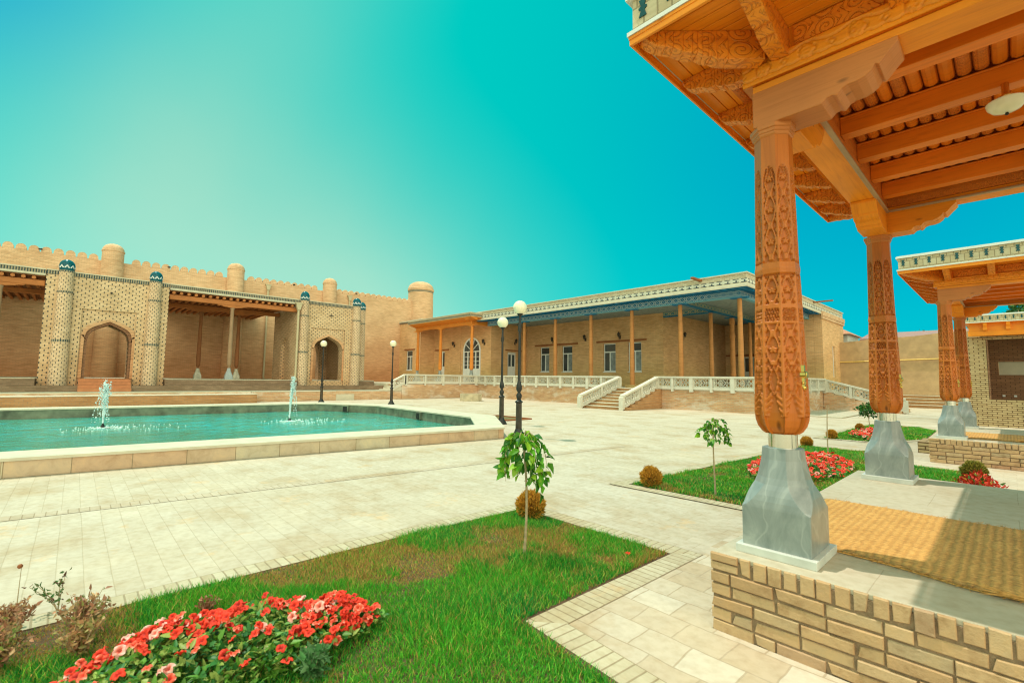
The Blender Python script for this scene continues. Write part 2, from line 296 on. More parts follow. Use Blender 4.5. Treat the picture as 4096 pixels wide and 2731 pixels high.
M['redsteps']=plain('red_step_paint',(.52,.20,.085),.8,var=.12,vs=3)
M['concrete']=plain('planter_concrete',(.48,.40,.26),.85,var=.2,vs=4,bst=.3)
M['soil']=plain('soil',(.16,.12,.04),.95,var=.4,vs=5)
M['edgesoil']=plain('dark_bed_soil',(.11,.06,.03),.95,var=.4,vs=7)
M['trunk']=plain('sapling_bark',(.42,.31,.18),.8,var=.25,vs=30)
M['leaf']=attrmat('leaf',.45,.3); M['blade']=attrmat('grass_blade',.6,.25); M['petal']=attrmat('petal',.6,.2); M['needle']=attrmat('needle_leaf',.7,.12,.15)
def water():
    m,nt,b=mat('pool_water'); P=pos(nt)
    n=noise(nt,mapv(nt,P,(1.3,.8,1)),1.9,6,.68,1.0); n2=noise(nt,mapv(nt,P,(1.5,.8,1)),4.6,4,.65,.6); n3=noise(nt,P,.16,3)
    c=ramp(nt,n,[(.36,(.07,.30,.19)),(.50,(.03,.40,.31)),(.62,(.004,.52,.55))])
    c=mix(nt,ramp(nt,n3,[(.4,(0,0,0)),(.62,(.55,.55,.55))]),c,(.06,.19,.10))
    setin(nt,b,'Base Color',c); b.inputs['Roughness'].default_value=.06; b.inputs['IOR'].default_value=1.33
    bump(nt,b,mth(nt,'ADD',n2,mth(nt,'MULTIPLY',n,1.2)),.45,.06); return m
M['water']=water()
def spray():
    m,nt,b=mat('water_spray'); b.inputs['Base Color'].default_value=(.84,.93,.93,1); b.inputs['Roughness'].default_value=.12; b.inputs['Transmission Weight'].default_value=.30; b.inputs['IOR'].default_value=1.33; return m
M['spray']=spray(); M['foam']=plain('white_foam',(.80,.88,.86),.4,var=.05)
def straw():
    m,nt,b=mat('woven_straw'); uv=uvn(nt)
    w=nd(nt,'ShaderNodeTexWave',bands_direction='X'); nt.links.new(uv,w.inputs['Vector']); w.inputs['Scale'].default_value=7; w.inputs['Distortion'].default_value=3.5; w.inputs['Detail'].default_value=3; w.inputs['Detail Scale'].default_value=2.5
    n=noise(nt,mapv(nt,uv,(14,90,1)),1,4,.7); n2=noise(nt,uv,3.5,3)
    c=ramp(nt,n,[(.28,(.26,.125,.035)),(.5,(.62,.33,.085)),(.75,(.76,.46,.16))])
    c=mix(nt,.32,c,ramp(nt,w.outputs['Fac'],[(.2,(.62,.5,.36)),(.6,(1.05,1.05,1.05))]),'MULTIPLY'); c=mix(nt,.5,c,ramp(nt,n2,[(.3,(.8,.72,.6)),(.7,(1.1,1.1,1.1))]),'MULTIPLY')
    setin(nt,b,'Base Color',c); b.inputs['Roughness'].default_value=.85; bump(nt,b,mth(nt,'ADD',w.outputs['Fac'],n),.5,.008); return m
M['straw']=straw()
def facing():
    m,nt,b=mat('single_bricks'); r=nd(nt,'ShaderNodeNewGeometry').outputs['Random Per Island']; P=pos(nt)
    n=noise(nt,P,9,5,.65); n2=noise(nt,P,45,4,.7)
    c=ramp(nt,r,[(0,(.43,.265,.14)),(.35,(.50,.32,.17)),(.7,(.54,.36,.20)),(.88,(.42,.30,.18)),(1,(.52,.26,.155))])
    c=mix(nt,.8,c,ramp(nt,n,[(.3,(.66,.58,.50)),(.5,(1,1,1)),(.7,(1.12,1.08,1.0))]),'MULTIPLY')
    setin(nt,b,'Base Color',c); b.inputs['Roughness'].default_value=.92; b.inputs['Specular IOR Level'].default_value=.15; bump(nt,b,mth(nt,'ADD',n,mth(nt,'MULTIPLY',n2,.6)),.6,.012); return m
M['facing']=facing()
M['mortar']=plain('mortar',(.26,.17,.10),.95,var=.25,vs=25,bst=.5)
# ------------------------------------------------------------------ mesh building
ORG={}
def tag(o,label=None,cat=None,group=None,kind=None):
    if label: o['label']=label
    if cat: o['category']=cat
    if group: o['group']=group
    if kind: o['kind']=kind
    return o
def thing(name,label,cat,loc=(0,0,0),group=None,rot=0):
    o=bpy.data.objects.new(name,None); COL.objects.link(o); o.location=loc; o.rotation_euler=(0,0,rot); o.empty_display_size=.2
    ORG[o.name]=Vector(loc); return tag(o,label,cat,group)
def place(o,parent,org):
    COL.objects.link(o)
    if parent is not None: o.parent=parent; ORG[o.name]=Vector(org)
    else: o.location=org; ORG[o.name]=Vector(org)
class MB:
    def __init__(s): s.v=[]; s.f=[]
    def add(s,vs,fs):
        n=len(s.v); s.v+= [tuple(map(float,p)) for p in vs]; s.f+=[tuple(i+n for i in f) for f in fs]; return s
    def box(s,x0,x1,y0,y1,z0,z1):
        x0,x1=sorted((x0,x1)); y0,y1=sorted((y0,y1)); z0,z1=sorted((z0,z1))
        return s.add([(x0,y0,z0),(x1,y0,z0),(x1,y1,z0),(x0,y1,z0),(x0,y0,z1),(x1,y0,z1),(x1,y1,z1),(x0,y1,z1)],[(0,3,2,1),(4,5,6,7),(0,1,5,4),(1,2,6,5),(2,3,7,6),(3,0,4,7)])
    def prism(s,pts,axis,a,b):
        """pts: outline in the two other axes (x:(y,z) y:(x,z) z:(x,y)), pushed from a to b along axis"""
        def P(p,t): return {'x':(t,p[0],p[1]),'y':(p[0],t,p[1]),'z':(p[0],p[1],t)}[axis]
        n=len(pts); vs=[P(p,a) for p in pts]+[P(p,b) for p in pts]
        return s.add(vs,[tuple(range(n))[::-1],tuple(range(n,2*n))]+[(i,(i+1)%n,n+(i+1)%n,n+i) for i in range(n)])
    def strip(s,lo,hi,axis,a,b):
        """solid between two polylines with the same count (robust for concave outlines)"""
        for i in range(len(lo)-1): s.prism([lo[i],lo[i+1],hi[i+1],hi[i]],axis,a,b)
        return s
    def lathe(s,cx,cy,prof,n=16,a0=0,sq=None):
        vs=[];fs=[]
        for r,z in prof:
            for k in range(n):
                t=a0+2*math.pi*k/n; vs.append((cx+r*math.cos(t),cy+r*math.sin(t),z))
        m=len(prof)
        for i in range(m-1):
            for k in range(n): fs.append((i*n+k,i*n+(k+1)%n,(i+1)*n+(k+1)%n,(i+1)*n+k))
        fs.append(tuple(range(n))[::-1]); fs.append(tuple((m-1)*n+k for k in range(n)))
        return s.add(vs,fs)
    def tube(s,pts,rad,n=6):
        pts=[Vector(p) for p in pts]; vs=[];fs=[]
        if not isinstance(rad,(list,tuple)): rad=[rad]*len(pts)
        for i,p in enumerate(pts):
            d=(pts[min(i+1,len(pts)-1)]-pts[max(i-1,0)]).normalized()
            a=d.cross(Vector((0,0,1)) if abs(d.z)<.9 else Vector((1,0,0))).normalized(); b=d.cross(a)
            for k in range(n):
                t=2*math.pi*k/n; q=p+rad[i]*(math.cos(t)*a+math.sin(t)*b); vs.append(q)
        for i in range(len(pts)-1):
            for k in range(n): fs.append((i*n+k,(i+1)*n+k,(i+1)*n+(k+1)%n,i*n+(k+1)%n))
        fs.append(tuple(range(n))[::-1]); fs.append(tuple((len(pts)-1)*n+k for k in range(n)))
        return s.add(vs,fs)
    def ball(s,c,r,n=10,m=6,sz=1):
        return s.lathe(c[0],c[1],[(max(1e-4,r*math.sin(math.pi*i/m)),c[2]-r*sz*math.cos(math.pi*i/m)) for i in range(m+1)],n)
    def build(s,name,material,parent=None,smooth=False,uv='brick',org=None,bevel=0):
        if org is None: org=ORG[parent.name] if parent is not None else Vector((0,0,0))
        org=Vector(org)
        me=bpy.data.meshes.new(name); A=np.array(s.v,dtype=float)
        me.from_pydata([tuple(p) for p in A-np.array(org)],[],s.f); me.materials.append(material)
        ext=A.max(0)-A.min(0); order=list(np.argsort(-ext))
        ul=me.uv_layers.new(name='UVMap'); uvs=np.zeros((len(me.loops),2))
        for p in me.polygons:
            nx,ny,nz=abs(p.normal.x),abs(p.normal.y),abs(p.normal.z)
            if nz>=nx and nz>=ny: ax=(0,1)
            elif nx>ny: ax=(1,2)
            else: ax=(0,2)
            if uv=='long' and order.index(ax[0])>order.index(ax[1]): ax=(ax[1],ax[0])
            for li in p.loop_indices:
                q=A[me.loops[li].vertex_index]; uvs[li]=(q[ax[0]],q[ax[1]])
        if uv=='round':
            c=A.mean(0); r=.5*(ext[0]+ext[1])/2
            for p in me.polygons:
                ths=[math.atan2(A[me.loops[li].vertex_index][1]-c[1],A[me.loops[li].vertex_index][0]-c[0]) for li in p.loop_indices]
                if max(ths)-min(ths)>math.pi: ths=[t+2*math.pi if t<0 else t for t in ths]
                for li,t in zip(p.loop_indices,ths): uvs[li]=(t*r,A[me.loops[li].vertex_index][2])
        ul.data.foreach_set('uv',uvs.ravel())
        if smooth:
            me.polygons.foreach_set('use_smooth',[True]*len(me.polygons))
            try: me.set_sharp_from_angle(angle=math.radians(40))
            except Exception: pass
        o=bpy.data.objects.new(name,me); place(o,parent,org)
        if bevel:
            bm=o.modifiers.new('bevel','BEVEL'); bm.width=bevel; bm.segments=2; bm.limit_method='ANGLE'
        return o
def rawmesh(name,V,F,material,parent=None,org=None,tone=None,smooth=False,uvs=None):
    """numpy mesh: V (n,3), F (m,k) with one k; tone: per-vertex colour"""
    if org is None: org=ORG[parent.name] if parent is not None else Vector((0,0,0))
    V=np.asarray(V,dtype=np.float64)-np.array(org); F=np.asarray(F,dtype=np.int64); m,k=F.shape
    me=bpy.data.meshes.new(name); me.vertices.add(len(V)); me.vertices.foreach_set('co',V.ravel())
    me.loops.add(m*k); me.loops.foreach_set('vertex_index',F.ravel()); me.polygons.add(m)
    me.polygons.foreach_set('loop_start',np.arange(0,m*k,k)); me.polygons.foreach_set('loop_total',np.full(m,k))
    if smooth: me.polygons.foreach_set('use_smooth',np.ones(m,dtype=bool))
    me.update(calc_edges=True); me.validate()
    if tone is not None:
        a=me.color_attributes.new('tone','FLOAT_COLOR','POINT'); c=np.ones((len(V),4)); c[:,:3]=tone; a.data.foreach_set('color',c.ravel())
    if uvs is not None:
        ul=me.uv_layers.new(name='UVMap'); ul.data.foreach_set('uv',np.asarray(uvs)[F.ravel()].ravel())
    me.materials.append(material)
    o=bpy.data.objects.new(name,me); place(o,parent,org); return o
def kids(o): return [c for c in bpy.data.objects if c.parent==o]
def copy_tree(o,parent=None):
    c=o.copy(); COL.objects.link(c); c.parent=parent; ORG[c.name]=ORG.get(o.name,Vector((0,0,0)))
    for ch in kids(o): copy_tree(ch,c)
    return c
def struct(o): o['kind']='structure'; return o
def arch(t,n=1.0):
    """pointed (four-centred) arch height 0..1 over t in -1..1"""
    a=min(1,abs(t)); return .52*(1-a)+.48*math.sqrt(1-a**6)
def wallY(mb,x0,x1,y,th,z0,z1,ops):
    """wall facing -Y at y with thickness th behind it and rectangular openings (xa,xb,za,zb)"""
    xs=sorted(set([x0,x1]+[t for o in ops for t in o[:2]]))
    for a,b in zip(xs,xs[1:]):
        zs=[z0]
        for o in sorted((o for o in ops if o[0]<=a and o[1]>=b),key=lambda o:o[2]): zs+= [o[2],o[3]]
        zs.append(z1)
        for i in range(0,len(zs),2):
            if zs[i+1]>zs[i]: mb.box(a,b,y,y+th,zs[i],zs[i+1])
def wallX(mb,y0,y1,x,th,z0,z1,ops):
    """wall facing +X at x, thickness going to -X"""
    ys=sorted(set([y0,y1]+[t for o in ops for t in o[:2]]))
    for a,b in zip(ys,ys[1:]):
        zs=[z0]
        for o in sorted((o for o in ops if o[0]<=a and o[1]>=b),key=lambda o:o[2]): zs+=[o[2],o[3]]
        zs.append(z1)
        for i in range(0,len(zs),2):
            if zs[i+1]>zs[i]: mb.box(x-th,x,a,b,zs[i],zs[i+1])
# ================================================================== SETTING
g=MB(); g.box(-400,400,-400,400,-1.3,-1.2); struct(g.build('ground',M['soil']))
PB=[(-10.10,8.10),(-12.19,9.58),(-19.50,9.95),(-22.45,8.34),(-23.62,-3.1),(-23.62,-9.),(-11.9,-9.),(-11.05,-.78)]   # inner rim
PO=[(-9.13,8.33),(-12.15,10.62),(-19.75,11.02),(-23.35,9.0),(-24.65,-3.0),(-24.65,-10.),(-11.1,-10.),(-10.15,-.70)]   # outer rim
# the plaza sheet leaves a hole for the pool
g=MB(); n=len(PO); RECT=[(120,-120),(120,120),(-30.4,120),(-30.4,-120)]
def ring(mb,A,B,z,zb=None):
    for i in range(len(A)):
        j=(i+1)%len(A); mb.add([(A[i][0],A[i][1],z),(A[j][0],A[j][1],z),(B[j][0],B[j][1],z),(B[i][0],B[i][1],z)],[(0,1,2,3)])
XL=-30.45
def quad(mb,x0,x1,y0,y1,z=0): mb.add([(x0,y0,z),(x1,y0,z),(x1,y1,z),(x0,y1,z)],[(0,1,2,3)])
quad(g,-9.13,70,-60,100); quad(g,XL,-9.13,11.02,100); quad(g,XL,-24.65,-60,11.02); quad(g,-24.65,-9.13,-60,-10.)
g.add([(-9.13,-10,0),(-9.13,8.33,0),(-10.15,-.7,0),(-11.1,-10,0)],[(0,1,2,3)])
g.add([(-9.13,8.33,0),(-9.13,11.02,0),(-12.15,11.02,0),(-12.15,10.62,0)],[(0,1,2,3)])
g.add([(-12.15,10.62,0),(-12.15,11.02,0),(-19.75,11.02,0)],[(0,1,2)])
g.add([(-19.75,11.02,0),(-24.65,11.02,0),(-24.65,9.0,0),(-23.35,9.0,0)],[(0,1,2,3)])
g.add([(-23.35,9.0,0),(-24.65,9.0,0),(-24.65,-3,0)],[(0,1,2)])
# holes for the planting beds are not cut: the beds are shallow sheets laid a few mm above
struct(g.build('plaza',M['paving']))
g=MB(); quad(g,XL,70,100,380,0.002); struct(g.build('far_ground',M['plaster']))
# ---- planting beds
for (xa,ya,xb,yb) in ((-8.22,-8,-6.48,9.6),(-6.9,9.9,-5.62,9.9)):
    if ya==yb: continue
    V=[(xa,ya,.004),(xa+.22,ya,.004),(xb+.22,yb,.004),(xb,yb,.004)]
    o=rawmesh('path_border',V,[(0,1,2,3)],M['bandpaving'],uvs=[(0,.004),(0,.296),(17.6,.296),(17.6,.004)],org=(0,0,0)); struct(o)
def edging(mb,pts,w,z=.006):
    """soldier course outside a clockwise bed outline, as strips laid flat; returns pieces with their own uv direction"""
    pass
BEDS=[[(-4.12,-3.5),(-4.12,2.6),(-4.06,4.0),(-2.16,4.0),(-2.2,2.2),(-.66,2.05),(-.66,-3.5)],
      [(-3.97,6.15),(-3.80,9.0),(-3.53,13.2),(-2.2,13.3),(-2.1,11.75),(-.62,11.72),(-.62,8.1),(-1.9,8.05),(-2.2,6.2)],
      [(-3.70,15.55),(-3.74,19.05),(-3.7,22.4),(-2.3,22.4),(-1.75,21.0),(-1.70,17.6),(-2.55,15.65)]]
def offs(pts,w):
    n=len(pts); out=[]
    ar=sum(pts[i][0]*pts[(i+1)%n][1]-pts[(i+1)%n][0]*pts[i][1] for i in range(n)); sg=1 if ar>0 else -1
    for i in range(n):
        p0,p1,p2=Vector(pts[i-1]),Vector(pts[i]),Vector(pts[(i+1)%n])
        d1=(p1-p0).normalized(); d2=(p2-p1).normalized(); n1=Vector((d1.y,-d1.x))*sg; n2=Vector((d2.y,-d2.x))*sg
        m=(n1+n2).normalized(); out.append(tuple(p1+m*(w/max(.3,m.dot(n1)))))
    return out
def edge_mesh(name,pts,w,z,mat_):
    O=offs(pts,w); V=[];F=[];U=[]
    for i in range(len(pts)):
        j=(i+1)%len(pts); a,b,c,d=pts[i],pts[j],O[j],O[i]; dv=(Vector(b)-Vector(a)); L=dv.length; dv/=L; k=len(V)
        V+=[(*a,z),(*b,z),(*c,z),(*d,z)]; F.append((k,k+1,k+2,k+3))
        for q in (a,b,c,d):
            r=Vector(q)-Vector(a); U.append((r.dot(dv)+i*3.3,(abs(r.x*-dv.y+r.y*dv.x))*.30/max(w,.01)*.98+.004))
    o=rawmesh(name,V,F,mat_,uvs=U,org=(0,0,0)); return struct(o)
def inpoly(P,pts):
    x,y=P[:,0],P[:,1]; r=np.zeros(len(P),bool)
    for i in range(len(pts)):
        x0,y0=pts[i]; x1,y1=pts[(i+1)%len(pts)]
        c=((y0>y)!=(y1>y))&(x<(x1-x0)*(y-y0)/((y1-y0) if y1!=y0 else 1e-9)+x0); r^=c
    return r
def vnoise(P,s,seed):
    """smooth value noise on points P (n,2)"""
    rg=np.random.default_rng(seed); T=rg.random((64,64)); q=P*s; i=np.floor(q).astype(int); f=q-i; f=f*f*(3-2*f)
    a=T[i[:,0]%64,i[:,1]%64]; b=T[(i[:,0]+1)%64,i[:,1]%64]; c=T[i[:,0]%64,(i[:,1]+1)%64]; d=T[(i[:,0]+1)%64,(i[:,1]+1)%64]
    return (a*(1-f[:,0])+b*f[:,0])*(1-f[:,1])+(c*(1-f[:,0])+d*f[:,0])*f[:,1]
def grass(name,label,pts,dens,hgt,wid,ymin=-.6,brown=.5,bseed=3,brownspots=()):
    P=np.array(pts); lo,hi=P.min(0),P.max(0); lo[1]=max(lo[1],ymin); N=int((hi[0]-lo[0])*(hi[1]-lo[1])*dens)
    Q=lo+(hi-lo)*RNG.random((N,2)); Q=Q[inpoly(Q,offs(pts,-.028))]
    nb=.55*vnoise(Q,1.5,bseed)+.3*vnoise(Q,4.1,bseed+1)+.15*vnoise(Q,11,bseed+2)
    for (cx,cy,rx,ry,am) in brownspots: nb=nb+am*np.exp(-(((Q[:,0]-cx)/rx)**2+((Q[:,1]-cy)/ry)**2))
    n=len(Q); bf=np.clip((nb-brown)*7,0,1); tall=.6+.8*vnoise(Q,2.3,bseed+9)
    h=hgt*(.45+.8*RNG.random(n))*(1-.30*bf)*tall; w=wid*(.7+.6*RNG.random(n)); an=RNG.random(n)*2*np.pi; lean=(.15+.75*RNG.random(n)**1.5)*h; la=RNG.random(n)*2*np.pi
    dx,dy=np.cos(an)*w/2,np.sin(an)*w/2; lx,ly=np.cos(la)*lean,np.sin(la)*lean
    b=np.stack([Q[:,0],Q[:,1],np.full(n,-.015)],1); z=np.zeros(n)
    v0=b+np.stack([-dx,-dy,z],1); v1=b+np.stack([dx,dy,z],1)
    mid=b+np.stack([lx*.35,ly*.35,h*.6],1); v2=mid+np.stack([dx*.7,dy*.7,z],1); v3=mid+np.stack([-dx*.7,-dy*.7,z],1); v4=b+np.stack([lx,ly,h],1)
    V=np.stack([v0,v1,v2,v3,v4],1).reshape(-1,3); k=np.arange(n)*5
    F=np.concatenate([np.stack([k,k+1,k+2],1),np.stack([k,k+2,k+3],1),np.stack([k+3,k+2,k+4],1)])
    gcol=np.array([.085,.43,.018]); g2=np.array([.018,.29,.04]); g3=np.array([.28,.54,.05]); br=np.array([.56,.37,.10]); br2=np.array([.45,.25,.06])
    t=RNG.random(n)[:,None]; t2=vnoise(Q,2.6,bseed+5)[:,None]
    c=gcol*(1-t2)+g2*t2; c=np.where(t>.78,g3,c); bb=br*t+br2*(1-t); pick=(RNG.random(n)<bf*.62+.05+.22*vnoise(Q,6.5,bseed+12)**2)[:,None]; c=np.where(pick,bb,c)*(.6+.8*RNG.random(n)[:,None])
    tone=np.repeat(c,5,axis=0)
    o=rawmesh(name,V,F,M['blade'],org=(0,0,0),tone=tone); tag(o,label,'grass',None,'stuff')
for i,pts in enumerate(BEDS):
    sb=MB(); sb.add([(x,y,.004) for x,y in pts],[tuple(range(len(pts)))]); struct(sb.build('garden_soil',M['edgesoil']))
    edge_mesh('path_border',offs(pts,.004),.20,.012,M['soldier'])
# a little brick kerb face towards each bed
for pts in BEDS:
    q=offs(pts,.004); kb=MB()
    for i in range(len(q)):
        j=(i+1)%len(q); kb.add([(*q[i],.0),(*q[j],.0),(*q[j],.012),(*q[i],.012)],[(0,1,2,3)])
    struct(kb.build('kerb_face',M['mortar']))
grass('lawn_grass','short grass of the nearest bed, green with straw brown patches around the sapling',BEDS[0],21000,.066,.0062,-.7,.515,3,[(-3.55,2.25,.45,.65,.22),(-3.3,3.0,.35,.35,.12),(-2.25,3.9,.18,.22,.35),(-3.7,1.35,.35,.3,.12),(-4.0,-.1,.3,.4,.25),(-2.4,1.7,.5,.7,-.5),(-2.6,3.3,.35,.4,-.25),(-3.75,3.8,.3,.3,-.3)])
grass('lawn_grass','grass of the middle bed beyond the first pavilion, brown at its front corner',BEDS[1],7000,.062,.012,5,.60,21,[(-3.5,6.6,.5,.5,.35),(-2.6,6.3,.4,.3,.25)])
grass('lawn_grass','grass of the far bed with red flowers left of the second pavilion',BEDS[2],2200,.06,.022,5,.72,33)
# worn paved strip round the first pavilion
g=MB(); quad(g,-2.0,-.3,2.27,3.03,.0085); quad(g,-2.0,-1.36,3.03,7.18,.0085); struct(g.build('path',M['path']))
# ---- pool
t=thing('fountain_pool','eight sided fountain pool with raised pale stone rim in the courtyard','pool',(-17,1,0))
rim=MB(); zt=.29
for i in range(n):
    j=(i+1)%n; a,b,c,d=PO[i],PO[j],PB[j],PB[i]
    rim.add([(*a,zt),(*b,zt),(*c,zt),(*d,zt),(*a,zt-.045),(*b,zt-.045),(*c,zt-.045),(*d,zt-.045)],[(3,2,1,0),(4,5,6,7),(0,1,5,4),(2,3,7,6)])
rim.build('rim',M['coping'],t)
fc=MB(); PO2=offs(PO,-.03)
V=[];F=[];U=[]
for i in range(n):
    j=(i+1)%n; a,b=PO2[i],PO2[j]; L=(Vector(b)-Vector(a)).length; k=len(V)
    V+=[(*a,0),(*b,0),(*b,zt-.046),(*a,zt-.046)]; F.append((k,k+1,k+2,k+3)); U+=[(i*50,.02),(i*50+L,.02),(i*50+L,.27),(i*50,.27)]
rawmesh('outer_wall',V,F,M['rimstone'],t,uvs=U)
bs=MB(); PI_=offs(PB,.03)
for i in range(n):
    j=(i+1)%n; a,b=PI_[i],PI_[j]; bs.add([(*a,-.9),(*b,-.9),(*b,zt-.046),(*a,zt-.046)],[(3,2,1,0)])
bs.add([(x,y,-.9) for x,y in PI_],[tuple(range(n))]); bs.build('basin',M['basin'],t)
def outlet(p,d):
    x,y=p; ob=MB(); ang=math.atan2(d[1],d[0]); c_,s_=math.cos(ang),math.sin(ang)
    def R(u,w,z): return (x+u*c_-w*s_,y+u*s_+w*c_,z)
    for (u0,u1,z0,z1) in ((-.17,-.12,-.02,.2),(.12,.17,-.02,.2),(-.17,.17,.2,.24)):
        ob.add([R(u0,-.05,z0),R(u1,-.05,z0),R(u1,.03,z0),R(u0,.03,z0),R(u0,-.05,z1),R(u1,-.05,z1),R(u1,.03,z1),R(u0,.03,z1)],[(0,3,2,1),(4,5,6,7),(0,1,5,4),(1,2,6,5),(2,3,7,6),(3,0,4,7)])
    o=ob.build('outlet_frame',M['basin'],t)
    ob=MB(); ob.add([R(-.12,-.02,-.02),R(.12,-.02,-.02),R(.12,.03,-.02),R(-.12,.03,-.02),R(-.12,-.02,.2),R(.12,-.02,.2),R(.12,.03,.2),R(-.12,.03,.2)],[(0,3,2,1),(4,5,6,7),(0,1,5,4),(1,2,6,5),(2,3,7,6),(3,0,4,7)])
    q=ob.build('outlet_opening',M['iron'],t); 
outlet((-15.6,9.73),(-1,.05)); outlet((-20.9,9.15),(-.88,-.48))
wv=MB(); wv.add([(x,y,-.06) for x,y in offs(PB,.02)],[tuple(range(n))]); struct(wv.build('water',M['water'],org=(0,0,0)))
def jet(label,x,y,ztop,lean,seed,spread):
    rg=random.Random(seed); t=thing('fountain_jet',label,'fountain',(x,y,-.06),'water jets in the pool')
    nz=MB(); nz.lathe(x,y,[(.05,-.3),(.05,0.0),(.028,.02),(.02,.07)],10); nz.build('nozzle',M['iron'],t,True)
    b=MB(); H=ztop+.06
    for k in range(4):
        pts=[];rad=[]; ph=rg.random()*6
        for i in range(22):
            s=i/21; w=(.006+spread*.16*s); pts.append((x+lean*s*s+w*math.sin(ph+11*s+k*2),y+w*math.cos(ph+9*s+k*2),H*s*(1-.05*k))); rad.append(max(.006,.017+.020*s*math.sin(23*s+ph)+rg.uniform(-.008,.008)))
        b.tube(pts,rad,6)
    for k in range(420):
        s=rg.random()**.6; a=rg.random()*6.28; r=spread*(.10+.9*s)*rg.random()**.8
        b.ball((x+lean*s*s+r*math.cos(a),y+r*math.sin(a),max(-.04,H*(1.02-.95*(1-s)-.25*rg.random()*s)+.04*rg.random())),.006+.018*rg.random()**3,5,4)
    for k in range(5):
        a=rg.random()*6.28; R_=spread*(.9+1.1*rg.random()); z0=H*rg.uniform(.75,1.0); n_=16
        for i in range(n_*2):
            q=i/(n_*2); b.ball((x+lean+R_*q*math.cos(a)+rg.uniform(-.02,.02),y+R_*q*math.sin(a)+rg.uniform(-.02,.02),z0+.10*q-(z0+.05)*q*q),.010+.018*rg.random()**2,5,4)
    b.build('water_column',M['spray'],t,True)
    b=MB()
    for k in range(170):
        a=rg.random()*6.28; r=.06+1.5*rg.random()**1.8; fx=x+.55*lean+.35*r*.6+r*math.cos(a)*.9; fy=y+.55*r*.6+r*math.sin(a); q=.012+.035*rg.random()**2*(1.3-min(1,r))
        b.lathe(fx,fy,[(q,-.062),(q*.9,-.056+.006*rg.random()),(.001,-.052)],6)
    tag(b.build('foam',M['foam'],t,True),kind='stuff')
jet('left water jet, broad and bursting into drops at its top',-18.72,.72,1.32,.08,4,.18)
jet('right water jet, slim with two falling strands',-18.02,5.82,1.48,.22,2,.11)
# ================================================================== PAVILIONS
def seg(pu,pv,a,b,w):
    ax,ay=a;bx,by=b; dx,dy=bx-ax,by-ay; L=dx*dx+dy*dy+1e-9; t=np.clip(((pu-ax)*dx+(pv-ay)*dy)/L,0,1)
    return np.clip((w-np.hypot(pu-ax-t*dx,pv-ay-t*dy))/(.35*w)+.35,0,1)
def chain(u,z,z0,L):
    """interlaced stems with a flower and a tulip in every period; u in -1..1 over a facet, z in metres"""
    p=(z-z0)/L; fr=p-np.floor(p); hw=.048; x=np.abs(u)
    st=np.abs(x-(.08+.58*np.abs(np.sin(np.pi*p)))); H=np.clip((.125-st)/.02,0,1)
    du=u*hw; dz=(fr-.5)*L; r=np.hypot(du,dz); th=np.arctan2(du,dz)
    R=.024*(.60+.40*np.abs(np.cos(2.5*th))); H=np.maximum(H,np.clip((R-r)/.003,0,1)*(.8+.2*np.abs(np.cos(2.5*th))))
    dz2=(((p+.5)-np.floor(p+.5))-.5)*L; tul=(np.abs(du)<.017*(1-((dz2-.004)/.030)**2))&(np.abs(dz2)<.030)
    H=np.maximum(H,np.where(tul,.9,0))
    for sz in (.16,.84):
        dzz=(fr-sz)*L; lx=np.abs(du)-.034; e=np.hypot(lx/.010,(dzz+lx*1.2)/.020); H=np.maximum(H,np.clip((1-e)*3,0,1)*.9)
    return H
def carve(u,z):
    H=np.ones_like(u); x=np.abs(u); du=u*.055
    def put(mask,val): np.copyto(H,val,where=mask)
    fr=x<.80
    m=fr&(z>2.345)&(z<3.02)&(x<.80*np.clip((3.02-z)/.115,0,1)**.75); put(m,chain(u,z,2.36,.215)); 
    m2=m&(z>2.86); rib=np.abs(np.abs(x-.62*np.clip((3.0-z)/.13,0,1))); H=np.where(m2,np.maximum(H*.0+np.clip((.10-rib)/.05,0,1),chain(u,z,2.36,.215)*(x<.42)),H)
    put(fr&(z>2.055)&(z<2.235),np.maximum(chain(u,z,2.05,.19),np.clip((.09-np.abs(np.hypot(u/.72,(z-2.145)/.085)-.92))/.05,0,1)))
    k=(z-1.975)/.016
    put(fr&(z>1.945)&(z<2.025),(np.abs(((u*3.2+k*.35)%1)-.5)<.28)*1.*(np.abs(((u*3.2-k*.35)%1)-.5)<.36))
    put(fr&(z>1.66)&(z<1.925),chain(u,z,1.66,.20))
    # lower leaf with a hollow ogee and curling sides
    a=(z>1.40)&(z<=1.66)&fr; q=(z-1.40)/.26
    og=x-(.44*np.sin(np.pi*np.clip((z-1.47)/.175,0,1))**1.0*np.where(z>1.56,1,.9)); hollow=(og<0)&(z>1.47)&(z<1.645)
    rim_=np.clip((.10-np.abs(og))/.05,0,1)*((z>1.46)&(z<1.66))
    curl=np.clip((.30-np.abs(np.hypot((x-.62)/.9,(z-1.50)/.055*.5)-.36))*4,0,1)*np.abs(np.cos((z-1.40)*70+x*4))
    leafy=np.maximum(rim_,np.where(hollow,0,np.maximum(curl*(z<1.58),chain(u,z,1.60,.22)*(z>1.58))))
    put(a,leafy)
    # scalloped lower ends of the side leaves
    b=(z>1.335)&(z<=1.47)&(x<.80); edge=.80-.80*np.clip((1.47-z)/.12,0,1)*.0; lobes=(x>.18+.42*np.clip((1.45-z)/.1,0,1)**1.3)&(x<.78)
    put(b,np.where(lobes,.35+.65*np.abs(np.cos((z-1.335)*85+x*5)),0.)); put((z>1.30)&(z<=1.335),0.); 
    sm=np.clip((z-1.295)/.04,0,1); H=np.where(z<1.335,0.,H)
    H=np.where((z>2.30)&(z<2.345)&(np.abs(z-2.338)<.006),.2,H); H=np.where(np.abs(z-2.248)<.006,.0,H)
    return H
